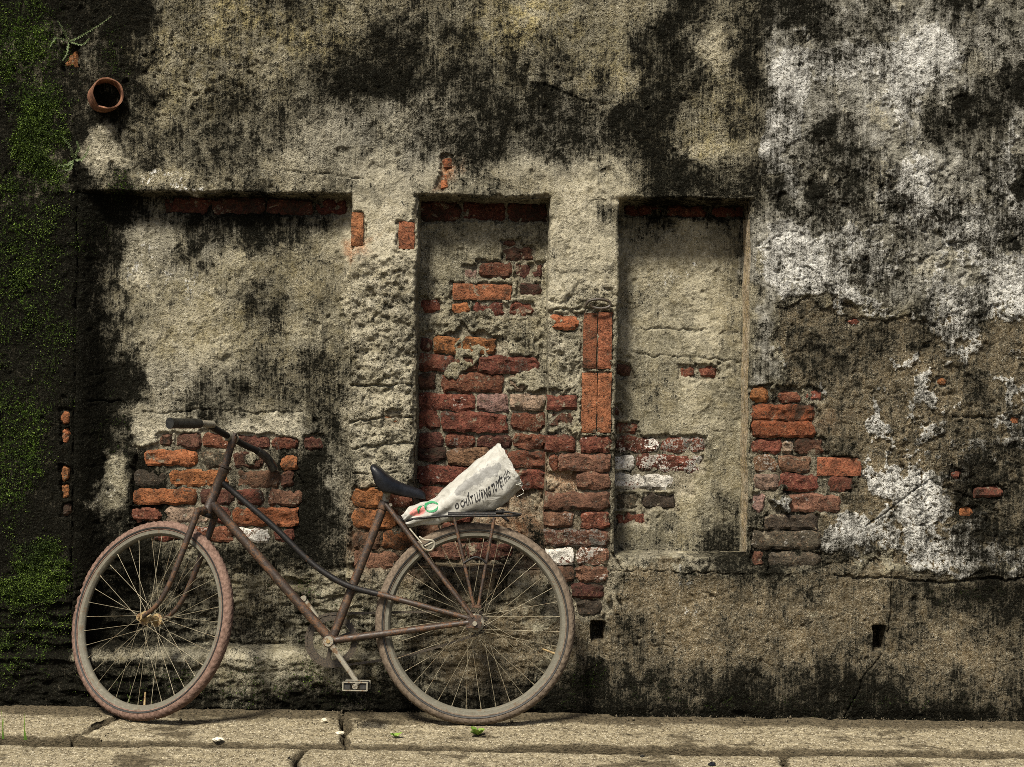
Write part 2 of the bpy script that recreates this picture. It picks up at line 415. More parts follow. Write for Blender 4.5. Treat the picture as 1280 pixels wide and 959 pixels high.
# every brick the photograph lets one pick out: plane, x0, y0, x1, y1, kind (+ mm it stands proud)
BRICKS = [
 # blocked niche with the handlebar in front of it
 ('L',199,541,215,559,'B'),('L',218,541,252,561,'B'),('L',253,541,291,561,'R'),('L',294,544,336,562,'D'),('L',338,546,372,562,'R'),('L',378,545,402,563,'D'),
 ('L',178,563,246,583,'O',3),('L',250,564,288,585,'K'),('L',290,565,328,586,'D'),('L',352,570,372,588,'O',3),
 ('L',166,587,207,608,'K'),('L',210,587,284,609,'O',2),('L',295,588,350,611,'B'),('L',351,589,366,611,'D'),
 ('L',166,611,246,631,'O',2),('L',250,611,292,632,'D'),('L',294,612,330,632,'R'),('L',335,613,376,633,'B'),
 ('L',164,634,200,652,'R'),('L',204,634,262,654,'P'),('L',265,634,287,655,'R'),('L',291,635,372,658,'O',2),
 ('L',190,658,226,676,'R'),('L',229,658,292,678,'R'),('L',294,659,336,679,'W'),('L',341,660,368,678,'R'),
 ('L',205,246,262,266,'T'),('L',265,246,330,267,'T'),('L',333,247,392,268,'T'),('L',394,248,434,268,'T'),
 # middle niche
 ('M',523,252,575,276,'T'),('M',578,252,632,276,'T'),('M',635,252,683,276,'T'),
 ('M',629,300,648,307,'D'),('M',629,309,668,326,'D'),
 ('M',582,334,597,349,'P'),('M',600,328,640,347,'R'),('M',643,329,679,348,'D'),
 ('M',566,355,639,375,'C',4),('M',648,353,676,370,'D'),
 ('M',526,373,549,390,'R'),('M',565,378,586,394,'O'),('M',591,378,630,394,'R'),('M',636,378,667,394,'R'),
 ('M',526,423,540,440,'D'),('M',542,422,620,442,'O',1),
 ('M',521,444,566,464,'R'),('M',568,446,596,464,'D'),('M',599,446,673,467,'R',3),
 ('M',520,467,543,487,'D'),('M',553,467,629,490,'R',2),('M',637,469,660,488,'P'),
 ('M',519,492,592,513,'R'),('M',597,493,634,514,'P'),('M',638,494,680,513,'P'),
 ('M',519,514,548,536,'R'),('M',552,516,633,540,'R',3),('M',639,517,681,538,'R'),
 ('M',520,542,554,560,'D'),('M',557,542,593,560,'R'),('M',597,545,640,561,'D'),('M',642,543,681,561,'R'),
 ('M',519,561,556,576,'D'),('M',559,561,610,582,'B'),('M',613,563,634,582,'R'),('M',636,564,682,585,'R'),
 ('M',521,582,584,606,'R'),('M',587,585,638,606,'R'),('M',640,588,681,612,'R'),
 ('M',523,610,566,629,'R'),('M',569,610,632,630,'D'),('M',523,633,590,652,'R'),('M',523,656,548,676,'B'),('M',552,656,622,676,'R'),
 ('M',524,680,580,699,'B'),('M',584,680,640,699,'D'),
 # pillar between the first two niches
 ('P',439,265,454,307,'C',2),('P',498,277,518,311,'C',1),('P',478,515,500,531,'O',-14),
 ('P',440,610,479,634,'O'),('P',482,612,516,634,'R'),('P',440,637,498,662,'O',-4),('P',501,638,517,661,'R',-6),('P',440,665,474,688,'B',-4),('P',477,664,516,687,'O',-6),
 ('P',440,691,500,712,'B',-4),
 # pillar between the last two niches
 ('Q',689,394,723,412,'O'),('Q',729,391,746,460,'C',6),('Q',747.5,390,765,461,'C',6),('Q',727,466,745.5,541,'C',6),('Q',747,466,764,541,'C',5),
 ('Q',684,494,721,512,'R'),('Q',688,515,717,535,'D',-8),('Q',682,545,719,565,'R',2),('Q',726,546,764,566,'R',2),
 ('Q',700,568,763,589,'B',2),('Q',686,568,698,588,'R',-6),('Q',686,592,717,612,'D',-30),('Q',722,591,762,612,'B'),
 ('Q',680,616,762,637,'B',3),('Q',680,640,716,660,'B'),('Q',727,640,762,660,'R',2),
 ('Q',681,663,762,683,'Bw'),('Q',682,686,716,706,'W'),('Q',721,685,761,706,'Bw'),('Q',690,709,717,727,'B'),('Q',720,709,760,728,'B'),
 ('Q',716,731,756,749,'D'),('Q',722,752,752,768,'K'),
 # niche with the sill
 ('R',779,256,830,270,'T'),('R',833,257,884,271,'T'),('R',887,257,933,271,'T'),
 ('R',849,457,870,472,'R'),('R',873,457,897,473,'R'),('R',769,455,790,470,'D'),('R',767,505,775,521,'R'),('R',768,527,797,543,'R'),
 ('R',768,546,824,565,'Rw'),('R',827,547,882,566,'Rw'),('R',768,569,793,589,'W'),('R',796,568,879,590,'Rw'),
 ('R',768,593,842,612,'W'),('R',768,617,800,637,'K'),('R',803,617,846,637,'K'),('R',770,641,808,656,'R'),
 # right-hand wall face
 ('F',939,484,960,503,'O',2),('F',972,489,1003,503,'R',-4),('F',1006,487,1029,501,'R',-3),
 ('F',940,506,1018,526,'R2',4),('F',940,526.5,1018,547,'R2',4),
 ('F',940,549,977,567,'R'),('F',979,550,991,567,'P'),('F',993,550,1030,567,'D'),
 ('F',942,570,972,590,'Bw'),('F',975,570,1014,590,'B'),('F',1022,572,1077,595,'C',3),
 ('F',942,594,973,612,'P'),('F',976,594,1024,614,'R'),('F',1037,597,1066,614,'R'),
 ('F',941,617,956,640,'P'),('F',984,618,1051,640,'B',2),
 ('F',956,644,1024,662,'K',2),('F',940,665,1025,687,'K',2),('F',941,690,957,709,'D'),('F',961,691,1026,709,'K'),
 ('F',1172,473,1185,482,'O'),('F',1264,521,1276,531,'O'),('F',1190,588,1201,598,'R'),('F',1218,609,1254,622,'R'),('F',1198,634,1220,648,'O',-2),('F',1062,398,1078,406,'R'),
 # broken edge of the mossy pier
 ('X',76,514,87,532,'O'),('X',76,535,87,556,'O'),('X',76,583,87,603,'O'),('X',76,606,87,626,'O'),('X',77,628,87,646,'B'),('X',79,60,97,86,'O',-4),
 # crack above the middle niche
 ('T',552,194,566,212,'O',-4),('T',549,216,562,237,'O',-4),
]
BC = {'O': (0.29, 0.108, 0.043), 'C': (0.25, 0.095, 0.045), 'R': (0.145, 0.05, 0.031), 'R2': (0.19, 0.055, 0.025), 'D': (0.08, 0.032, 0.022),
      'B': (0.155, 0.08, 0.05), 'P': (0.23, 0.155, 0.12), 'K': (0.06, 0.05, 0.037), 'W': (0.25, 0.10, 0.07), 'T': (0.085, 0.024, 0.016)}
def plane_depth(pl): return DEPTH.get(pl, 0.0)
def brick_rect(b):
    pl, x0, y0, x1, y1 = b[:5]
    d = plane_depth(pl)
    if pl in 'MQF' and b[5] != 'C': x0, x1, y0, y1 = x0 - .6, x1 + .6, y0 - .5, y1 + .5
    a = W(x0, (y0 + y1) / 2, d); c = W(x1, (y0 + y1) / 2, d)
    zt = W((x0 + x1) / 2, y0, d)[2]; zb = W((x0 + x1) / 2, y1, d)[2]
    return a[0], c[0], zb, zt

# ------------------------------------------------------------------ the wall: parameter grid
STEP = 0.0038
NJ = 12
def axis(lo, hi, lo_out, hi_out, breaks):
    """dense coordinates with NJ extra lines at every break (the returns of the niches)"""
    base = list(np.arange(lo, hi, STEP))
    base = list(np.arange(lo_out, lo, 0.02)) + base + list(np.arange(hi, hi_out + 0.01, 0.02))
    pts = [(v, None, 0) for v in base if all(abs(v - b[0]) > STEP * 0.75 for b in breaks)]
    for bi, (b, sgn) in enumerate(breaks):
        for k in range(NJ + 1): pts.append((b + sgn * (k / NJ) * 0.004, bi, k / NJ))
    pts.sort(key=lambda p: p[0])
    return pts
xb = []
for k in 'LMR': xb += [(NICHE[k][0], 1), (NICHE[k][1], -1)]
zb = [(Z_TOP, -1)] + [(NICHE[k][2], 1) for k in 'LMR']
XS = axis(-1.78, 1.80, -2.7, 2.7, xb)
ZS = axis(-0.06, 2.44, -0.10, 3.3, zb)
ux = np.array([p[0] for p in XS], np.float32); uz = np.array([p[0] for p in ZS], np.float32)
def inside_x(x0, x1):
    """0 outside, ramps 0..1 on the return lines, 1 inside"""
    return np.clip(np.minimum((ux - x0) / 0.004, (x1 - ux) / 0.004), 0, 1)
def inside_z(z0):
    return np.clip(np.minimum((uz - z0) / 0.004, (Z_TOP - uz) / 0.004), 0, 1)
X, Z = np.meshgrid(ux, uz)            # rows are z
dep = np.zeros_like(X); ins = {}
edge = np.full(X.shape, 9.0, np.float32)
for k, (x0, x1, z0) in NICHE.items():
    f = np.minimum(inside_x(x0, x1)[None, :], inside_z(z0)[:, None])
    if k == 'L': f = f * np.clip(0.02 + 0.98 * sstep(x0 + 0.002, x0 + 0.11, X), 0, 1)
    ins[k] = np.minimum(inside_x(x0, x1)[None, :], inside_z(z0)[:, None])
    dep = np.maximum(dep, f * DEPTH[k])
    dx = np.maximum(np.maximum(x0 - X, X - x1), 0); dz = np.maximum(np.maximum(z0 - Z, Z - Z_TOP), 0)
    edge = np.minimum(edge, np.hypot(dx, dz))
niche = np.maximum(np.maximum(ins['L'], ins['M']), ins['R'])
ret = ((niche > 0.001) & (niche < 0.999)).astype(np.float32)
# photo-pixel coordinates of every point (for laying out stains)
kk = (D + dep) / D / S0
vx, vy = X / kk, (CAM_H - Z) / kk
PX = vx * CA - vy * SA + 640; PY = vx * SA + vy * CA + 479.5
warp1 = fbm(X, Z, 5.0, 5, 11); warp2 = fbm(X, Z, 5.0, 5, 23); wfine = fbm(X, Z, 22.0, 4, 31)
QX = PX + warp1 * 40 + wfine * 14; QY = PY + warp2 * 40 - wfine * 14

def blob(x, y, rx, ry, a=1.0, soft=0.75):
    d = np.sqrt(((QX - x) / rx) ** 2 + ((QY - y) / ry) ** 2)
    return a * (1 - sstep(1 - soft, 1 + soft, d))
def blobs(lst):
    o = np.zeros_like(X)
    for b in lst: o = np.maximum(o, blob(*b))
    return o
def rect(x0, y0, x1, y1, a=1.0, s=8.0, q=True):
    ax, ay = (QX, QY) if q else (PX, PY)
    return a * np.clip(0.5 + np.minimum(np.minimum(ax - x0, x1 - ax), np.minimum(ay - y0, y1 - ay)) / (2 * s), 0, 1)

# exposed brickwork: around every brick and in the zones between them
bd = np.full(X.shape, -1.0, np.float32)
rects = [brick_rect(b) for b in BRICKS]
for b, (x0, x1, z0, z1) in zip(BRICKS, rects):
    i0, i1 = np.searchsorted(ux, [x0 - 0.04, x1 + 0.04]); j0, j1 = np.searchsorted(uz, [z0 - 0.04, z1 + 0.04])
    sx, sz = X[j0:j1, i0:i1], Z[j0:j1, i0:i1]
    d = np.minimum(np.minimum(sx - x0, x1 - sx), np.minimum(sz - z0, z1 - sz))
    bd[j0:j1, i0:i1] = np.maximum(bd[j0:j1, i0:i1], d)
zone = np.zeros_like(X)
for z in [(168, 548, 368, 680), (530, 470, 676, 712), (690, 545, 757, 765), (684, 600, 720, 720), (444, 616, 512, 712), (776, 550, 868, 606), (945, 490, 1012, 706), (1005, 556, 1050, 634), (526, 425, 560, 520)]:
    zone = np.maximum(zone, rect(*z, 1.0, 10))
ef = bd + 0.0055 + fbm(X, Z, 8, 4, 131) * 0.011 * (bd > -0.5) + wfine * 0.016 + fbm(X, Z, 60, 3, 5) * 0.008
# patches of plaster still stuck over some of the bricks
keep = blobs([(652, 482, 22, 16), (604, 404, 50, 12), (660, 415, 24, 20), (585, 452, 22, 9), (975, 624, 15, 15), (548, 352, 10, 30), (318, 569, 9, 16), (706, 455, 16, 36), (700, 425, 18, 16), (770, 480, 6, 20)])
expose = np.maximum(sstep(-0.0015, 0.0025, ef), sstep(0.35, 0.6, zone + wfine * 0.25))
full = np.maximum.reduce([rect(520, 486, 690, 712, 1, 3), rect(682, 540, 766, 768, 1, 3), rect(440, 612, 520, 714, 1, 3), rect(532, 420, 630, 500, 1, 4), rect(940, 504, 1016, 690, 1, 4)])
expose = np.maximum(expose, sstep(0.4, 0.6, full))
expose *= 1 - sstep(0.35, 0.6, keep) * (bd < 0.5)
expose *= (1 - ret)


# broad layout of the mould (0 clean .. 9 black) and of the whitewash, one figure for every 40 photo pixels
MOULD_MAP = """
87787434 55444554 34535867 67554554
66685344 54557565 45437737 34432244
87784345 56787676 55536648 23333368
87895356 66444467 67577446 44423874
84775666 53344576 55577635 35743764
86846544 33333343 32148866 55743454
87985567 65311444 41156665 67654545
87962355 55311322 31132235 34445435
88942323 33412233 31121125 32454443
88953225 53413333 31222225 45345342
88964234 43413333 32223234 45555444
88973345 55522333 32233434 45563454
88983354 45521333 32224224 44444554
88984333 34411333 33332223 45434555
88948444 47411333 33344223 44533566
88948444 47433333 33333233 44522466
77966444 48544444 44443345 65343466
76987545 67655556 55334366 86534455
76988654 44455777 55433334 44446776
87998776 66665544 44443333 33334456
87998865 45566544 44444333 34443235
88998876 56667655 77776666 67765556
99999998 88888888 88888888 88888888
99999999 99999999 99999999 99999999"""
LIME_MAP = """
10122112
44456632
74446431
61245224
81134234
61245334
21245544
85544554
68533435
34513667
31012453
21115434
13244435
01254445
01245433
31377422
01747433
11576665
00000000"""
def grid_map(txt, x0):
    rows = [[int(ch) for ch in ln.replace(' ', '')] for ln in txt.strip().split('\n')]
    G = np.array(rows, np.float32)
    G = np.pad(G, 1, mode='edge')
    gx_ = np.clip((QX - x0) / 40.0 - 0.5 + 1, 0.0, G.shape[1] - 1.001); gy_ = np.clip(QY / 40.0 - 0.5 + 1, 0.0, G.shape[0] - 1.001)
    i, j = np.floor(gx_).astype(int), np.floor(gy_).astype(int); fx, fy = gx_ - i, gy_ - j
    fx = fx * fx * (3 - 2 * fx); fy = fy * fy * (3 - 2 * fy)
    return (G[j, i] * (1 - fx) + G[j, i + 1] * fx) * (1 - fy) + (G[j + 1, i] * (1 - fx) + G[j + 1, i + 1] * fx) * fy
# ------------------------------------------------------------------ stains
nb = fbm(X, Z, 3.2, 6, 41, 0.55); nc = fbm(X, Z, 9.0, 6, 43, 0.6)
mm_ = grid_map(MOULD_MAP, 0)
mould = 0.03 + 1.06 * (mm_ / 9.0) ** 1.05
mould = mould + np.maximum(ins['L'], 0.5 * ins['R']) * (mm_ - 3.2) * 0.055
# sharp-edged black growths
mould = np.maximum(mould, blobs([(690, 122, 46, 8, 1.05), (768, 143, 17, 22, 1.1), (835, 40, 20, 60, 1.0), (1195, 135, 26, 26, 1.1), (1258, 92, 26, 20, 1.0), (1210, 160, 14, 14, 1.0), (1030, 168, 22, 16, 1.0), (1022, 232, 20, 18, 1.0), (1278, 222, 13, 17, 1.05),
    (1268, 300, 12, 9, 1.0), (1167, 266, 5, 10, 1.1), (1123, 262, 5, 7, 1.0), (1105, 220, 6, 6, .9), (1127, 340, 12, 12, .75), (150, 500, 30, 16, 1.0), (630, 728, 40, 14, 1.0), (402, 640, 26, 30, .95), (945, 60, 10, 70, .8), (945, 120, 6, 60, .8), (490, 85, 44, 20, .85), (600, 90, 30, 12, .75), (226, 300, 7, 40, .6), (206, 330, 5, 50, .5)]))
mould = np.maximum(mould, sstep(152, 100, QX + nc * 50 + nb * 60) * sstep(235, 262, PY) * (1.1 - 0.35 * sstep(92, 104, PX) * sstep(690, 720, PY)))
mould = mould - blobs([(135, 190, 18, 22, 1.0), (126, 600, 16, 36, .6), (210, 226, 46, 6, .6), (545, 203, 12, 10, .5), (880, 185, 20, 20, .3), (895, 60, 22, 24, .25)])
mould = mould - rect(176, 519, 376, 545, .35, 5)
# pale broken ledge over the first niche's foot
ledge = rect(90, 812, 470, 825, 1.0, 3, False)
mould = mould * (1 - 0.42 * ledge)
pale_zone = np.maximum(rect(436, 205, 520, 612, 1, 8), rect(686, 205, 771, 388, 1, 8))
nA = fbm(X, Z, 2.6, 8, 47, 0.66); nB = fbm(X, Z * 0.5, 6.0, 7, 48, 0.66)
low_left = sstep(92, 130, PX) * sstep(740, 690, PX) * sstep(690, 720, PY) * sstep(868, 840, PY)
mould = mould * (1 - 0.30 * low_left)
mould = np.clip(mould + 0.055 + (nA * 0.32 + nB * 0.32) * np.clip(mould * 2.2, 0.5, 1), 0, 1.2)
moss = blobs([(52, 175, 34, 70, 1.0), (30, 60, 60, 70, .72), (20, 330, 70, 120, .62), (60, 400, 30, 120, .5), (15, 560, 50, 110, .66), (45, 720, 52, 36, .95), (30, 800, 70, 60, .55),
    (110, 300, 30, 30, .45), (300, 850, 210, 34, .42), (400, 800, 60, 40, .35), (160, 240, 40, 20, .5), (130, 60, 24, 60, .4), (380, 750, 60, 30, .45), (140, 540, 30, 40, .4), (700, 860, 120, 24, .3), (1220, 740, 60, 20, .3), (1000, 875, 300, 12, .35)])
lime_g = grid_map(LIME_MAP, 960) / 9.0 * sstep(940, 962, QX) * sstep(724, 706, QY)
lime = blobs([(976, 150, 17, 66, 1.05), (988, 98, 26, 28, .9), (1040, 72, 56, 16, .8), (1120, 62, 80, 20, .8), (1165, 72, 60, 28, .85), 
    (1090, 290, 140, 44, .58), (985, 320, 20, 62, .85), (1012, 352, 38, 28, 1.0), (1066, 374, 42, 12, 1.0), (1085, 322, 60, 30, .72), (1230, 392, 56, 12, .85), (1266, 350, 16, 36, .85), (1180, 330, 60, 36, .45),
    (1130, 385, 60, 8, .6), (1070, 215, 14, 8, 1.1), (1150, 478, 16, 26, .85), (1180, 520, 70, 70, .50), (1232, 440, 40, 24, .55), (1130, 560, 50, 60, .62), (1140, 610, 60, 50, .8), (1160, 630, 44, 26, 1.0),
    (1062, 668, 40, 26, 1.0), (1098, 690, 46, 16, .95), (1175, 702, 40, 18, .9), (1236, 690, 50, 18, .8), (1142, 655, 26, 40, .9), (1220, 650, 14, 26, .7), (974, 626, 15, 14, 1.15), (970, 697, 9, 6, 1.1), (1210, 560, 50, 26, .5), (1034, 486, 14, 10, .8),
    (210, 226, 46, 7, .62), (340, 222, 70, 8, .35), (180, 350, 50, 60, .26), (230, 470, 60, 30, .3), (240, 350, 40, 20, .3), (126, 600, 15, 40, .22), (870, 740, 10, 30, .75), (832, 745, 8, 10, .6), (975, 800, 14, 10, .4), (860, 350, 60, 40, .18), (965, 400, 10, 60, .5)])
lime = np.maximum(lime * 0.96, lime_g * 1.22 + 0.01)
lraw = lime + (lime > 0.05) * (nA * 0.42 + nB * 0.30 + fbm(X, Z, 14, 6, 141, 0.62) * 0.34 + fbm(X, Z, 55, 3, 143) * 0.14 + sstep(380, 420, QY) * (fbm(X, Z, 6.5, 5, 145, 0.6, True) * 0.60 - 0.34) - 0.05 * sstep(330, 300, QY))
flake = sstep(0.53, 0.60, lraw) * sstep(945, 960, PX)                     # lime coat that still stands proud
lime = np.clip(np.where(PX > 945, 0.55 * flake + (0.42 + 0.26 * sstep(330, 290, QY)) * np.clip(lraw + 0.10 * sstep(330, 290, QY), 0, 1) * (1 - 0.4 * flake), lraw), 0, 1.2)
brown = np.maximum(sstep(372, 398, QY - (QX - 1000) * 0.03) * sstep(962, 985, QX) * sstep(730, 690, QY), rect(690, 712, 1400, 900, .70, 8))
brown = np.maximum(brown, blobs([(600, 800, 90, 90, .8), (560, 700, 120, 14, .6), (300, 740, 160, 60, .45)]))
brown = np.clip(brown + nc * 0.25, 0, 1)
bz = sstep(945, 975, PX) * sstep(722, 700, PY)
pale = np.maximum(rect(436, 240, 520, 612, .85, 5), rect(686, 235, 771, 388, .75, 5))
pale = np.maximum(pale, blobs([(500, 222, 90, 20, .55), (720, 215, 60, 30, .5), (706, 455, 18, 44, .8), (560, 222, 200, 14, .4), (135, 190, 17, 22, .8), (200, 340, 70, 90, .32), (250, 480, 110, 40, .35), (850, 360, 80, 60, .25), (604, 404, 56, 12, .4), (660, 475, 26, 24, .5), (340, 160, 60, 30, .2), (880, 185, 22, 22, .6), (890, 70, 30, 26, .5), (845, 125, 40, 40, .2)]))
pale = np.maximum(pale, rect(756, 698, 934, 712, .8, 3)); pale = np.maximum(pale, ledge * 0.4)
pale = np.maximum(pale, rect(176, 519, 376, 545, .95, 4)); pale = np.maximum(pale, rect(378, 548, 430, 700, .15, 10))
dust = blobs([(470, 660, 34, 50, .95), (600, 655, 90, 40, .6), (660, 665, 26, 40, .85), (700, 600, 22, 30, .6), (556, 215, 10, 26, .9), (500, 700, 40, 20, .4), (1000, 520, 60, 12, .25), (590, 720, 60, 14, .35), (448, 306, 14, 8, .7)])
dust = np.maximum(dust, ret * (PX > 700) * (PX < 780) * 0.0)
warm = blobs([(250, 60, 120, 70, .5), (310, 20, 70, 30, 1.1), (390, 40, 60, 40, .75), (650, 35, 80, 44, .9), (780, 80, 60, 50, .4), (880, 150, 50, 60, .5), (200, 110, 40, 60, .4), (960, 800, 120, 50, .45), (850, 790, 50, 30, .35), (1160, 800, 90, 40, .35), (680, 110, 60, 30, .3), (300, 380, 140, 100, .2)])

# ------------------------------------------------------------------ relief
rough_zone = np.maximum(rect(440, 330, 515, 605, 1.0, 12), blobs([(706, 455, 20, 44, 1.0), (744, 380, 34, 9, 1.2), (610, 410, 70, 24, .7)]))
rubble = np.clip(sstep(480, 430, QX) * sstep(690, 720, QY) + sstep(720, 660, QX) * sstep(706, 740, QY) * 0.7, 0, 1) * (1 - ledge)
skin = 0.75 - 0.45 * ins['R'] - 0.2 * ins['L'] - 0.2 * ins['M'] - 0.5 * rect(430, 195, 775, 390, 1, 14) * (1 - ins['M']) - 0.25 * sstep(945, 965, PX) * sstep(385, 365, QY) - 0.12 * sstep(720, 760, PY) * sstep(700, 760, PX)
skin = np.clip(skin + nA * 0.5 + 0.8 * rough_zone + 0.3 * blobs([(290, 60, 180, 70, 1), (700, 95, 60, 30, 1), (330, 130, 60, 30, 1), (700, 60, 100, 60, .8), (880, 120, 60, 60, .8)]), 0.08, 1.0)
greyz = np.clip(sstep(945, 965, PX) * sstep(385, 360, QY) + 0.55 * blobs([(500, 170, 130, 60, 1), (700, 165, 80, 50, 1), (220, 310, 70, 40, 1), (280, 533, 100, 14, 1.6), (400, 620, 30, 80, .9), (210, 480, 60, 40, .7)]), 0, 1)
# thin coats of plaster that have flaked in layers
fl1 = fbm(X, Z, 4.2, 7, 111, 0.6); fl2 = fbm(X, Z, 6.5, 7, 117, 0.62); fl3 = fbm(X, Z, 11, 6, 121, 0.6)
coat1 = sstep(0.06, 0.10, fl1); coat2 = sstep(0.16, 0.20, fl2)
h = -coat1 * 0.0026 + coat2 * 0.0024 - sstep(0.22, 0.26, fl3) * 0.0026 + nb * 0.007 + nc * 0.004 + skin * (fbm(X, Z, 45, 3, 51) * 0.0040 + fbm(X, Z, 100, 2, 53) * 0.0024)
h += rough_zone * (fbm(X, Z, 13, 5, 61, 0.52) * 0.030 - 0.006)
w1, r1 = worley(X, Z, 42, 5)
pz = blobs([(496, 420, 24, 70, 1.0), (470, 450, 30, 100, .35), (240, 95, 60, 60, .16), (700, 440, 20, 60, .5), (610, 400, 70, 40, .4), (1120, 280, 150, 90, .06), (1150, 620, 80, 60, .12)])
wj = 0.75 + 0.6 * perlin(X * 30, Z * 30, 2)
h -= (r1 < pz + 0.008) * sstep(0.42, 0.10, w1 * wj + 0.05 * (r1 * 7 % 1)) * 0.008
w2, r2 = worley(X, Z, 17, 9)
h -= (r2 < 0.02) * sstep(0.34, 0.1, w2 * wj) * 0.007
h += rubble * (fbm(X * 0.55, Z * 1.25, 15, 5, 71, 0.5, True) * 0.022 - 0.012)
# wall beyond the last niche: thick coats that flaked off in layers
coat = sstep(-0.03, 0.02, 0.55 - brown + fbm(X, Z, 13, 6, 81, 0.6) * 0.55) * sstep(945, 960, PX) * sstep(720, 706, PY)
h += coat * 0.0075 + sstep(945, 975, PX) * sstep(722, 700, PY) * (fbm(X, Z, 17, 5, 83, 0.55) * 0.010)
h += flake * 0.0045
brown = np.where(PX > 960, np.maximum(brown * 0.35, (1 - coat) * bz) * sstep(722, 700, PY) + brown * sstep(700, 722, PY), brown)
# cracks
def crack(pts, w=0.004, d=0.008):
    o = np.zeros_like(X)
    ax, ay = PX + warp1 * 7 + wfine * 5, PY + warp2 * 7 - wfine * 5
    for (xa, ya), (xb_, yb_) in zip(pts[:-1], pts[1:]):
        t = np.clip(((ax - xa) * (xb_ - xa) + (ay - ya) * (yb_ - ya)) / ((xb_ - xa) ** 2 + (yb_ - ya) ** 2), 0, 1)
        dd = np.hypot(ax - xa - t * (xb_ - xa), ay - ya - t * (yb_ - ya)) / S0
        o = np.maximum(o, sstep(w, w * 0.3, dd))
    return o * d
cr = np.zeros_like(X)
for c_ in [([(944, 60), (946, 150), (951, 250)], .004, .009), ([(1113, 712), (1112, 790)], .005, .012), ([(1100, 815), (1075, 845), (1055, 890)], .004, .008), ([(1245, 800), (1237, 850)], .004, .008),
           ([(880, 244), (940, 243)], .003, .006), ([(360, 212), (420, 218), (470, 226)], .003, .006), ([(440, 482), (518, 478)], .005, .014), ([(440, 527), (516, 523)], .005, .014), ([(440, 560), (516, 556)], .004, .012), ([(440, 592), (500, 590)], .004, .010),
           ([(690, 388), (768, 384)], .005, .010), ([(800, 410), (830, 408), (880, 414)], .005, .007), ([(790, 440), (850, 447), (925, 452)], .004, .006), ([(180, 514), (290, 512), (376, 517)], .004, .007), ([(820, 300), (835, 285)], .003, .005),
           ([(680, 108), (740, 128), (770, 128)], .004, .006), ([(765, 715), (700, 800)], .0, .0), ([(1190, 520), (1270, 526)], .004, .008), ([(1080, 660), (1160, 600), (1250, 640)], .004, .008), ([(160, 505), (110, 500)], .004, .01), ([(1040, 720), (1160, 725), (1280, 722)], .006, .012), ([(760, 714), (930, 716)], .004, .008)]:
    if c_[1] > 0: cr = np.maximum(cr, crack(*c_))
craze = sstep(0.90, 0.975, 1 - np.abs(fbm(X, Z, 7, 5, 91)) * 2.0)
cz = blobs([(1110, 300, 170, 110, 1.0), (1180, 560, 120, 150, .9), (1000, 460, 60, 60, .5), (300, 400, 150, 120, .25), (200, 80, 120, 80, .3), (860, 380, 70, 90, .3), (1000, 800, 300, 90, .3)])
h -= cr + craze * cz * 0.006
h += np.clip(moss - 0.2, 0, 1) * (PX < 110) * (0.006 + fbm(X, Z, 28, 4, 161, 0.55, True) * 0.010)
# plinth and foot
proud = sstep(702, 714, PY + wfine * 5) * sstep(758, 768, PX) * (0.020 + 0.012 * sstep(790, 880, PY)) + sstep(815, 823, PY) * sstep(700, 640, PX) * 0.02
h += proud
h -= sstep(880, 900, PY) * 0.01
# drain holes
for (x0, y0, x1, y1) in ((740, 777, 755, 802), (1090, 782, 1105, 812)):
    hx, hy = PX + wfine * 3, PY + wfine * 3
    m = np.minimum(np.minimum(hx - x0, x1 - hx), np.minimum(hy - y0, y1 - hy))
    h -= sstep(-1.0, 1.0, m) * 0.13
h -= rect(686, 590, 718, 613, 0.032, 2) + rect(640, 611, 682, 634, 0.03, 3)
# lost plaster: down to the mortar bed
jr = fbm(X, Z, 30, 4, 97)
h = h * (1 - 0.55 * expose) - expose * (0.0125 + jr * 0.005 + 0.006 * np.clip(full, 0, 1)) + sstep(0.0, 0.5, expose) * sstep(1.0, 0.5, expose) * 0.004
# worn arrises of the niches
er = 0.010 + 0.009 * np.clip(fbm(X, Z, 9, 4, 99) + 0.1, 0, 1)
tt = np.clip(edge / er, 0, 1)
h -= np.where(niche < 0.999, er * (1 - np.sqrt(np.clip(1 - (1 - tt) ** 2, 0, 1))), 0)
hy_ = h * np.where(ret > 0, 1.0 - 0.6 * niche, 1.0)
Yw = dep - hy_
# wavy edges
Xw = X + 0; Zw = Z + 0
wz = fbm(Z, Z * 0 + 1.7, 4, 5, 3); wxn = fbm(X, X * 0 + 5.2, 3.5, 5, 8)
for i, (b, s) in enumerate(xb):
    Xw += np.exp(-((X - b) / 0.022) ** 2) * (fbm(Z, Z * 0 + i * 3.3, 4.5, 5, 60 + i) * 0.011)
Zw += np.exp(-((Z - Z_TOP) / 0.03) ** 2) * wxn * 0.012
for k in 'LR': Zw += np.exp(-((Z - NICHE[k][2]) / 0.02) ** 2) * wxn * 0.010
Xw += ret * fbm(Yw * 1.0, Z, 20, 4, 77) * 0.006; Zw += ret * fbm(X, Yw, 20, 4, 78) * 0.005
greyz = np.maximum(greyz, rect(941, 258, 962, 482, 1.0, 4)); lime = lime * (1 - rect(938, 250, 960, 482, .9, 4)); skin = skin * (1 - 0.6 * rect(938, 250, 962, 482, 1, 4))
dust = np.maximum(dust, ret * sstep(920, 930, PX) * (PX < 950) * 0.28)  # last niche's right jamb painted lighter and tan, as the light strikes it
pale = np.maximum(pale, ret * sstep(920, 930, PX) * (PX < 950) * 0.9)
mould = np.where((ret > 0) & (PX > 900) & (PX < 950) & (PY > 275) & (PY < 690), mould * 0.25, mould)
warm = np.maximum(warm, ret * sstep(920, 930, PX) * (PX < 950) * 0.7)

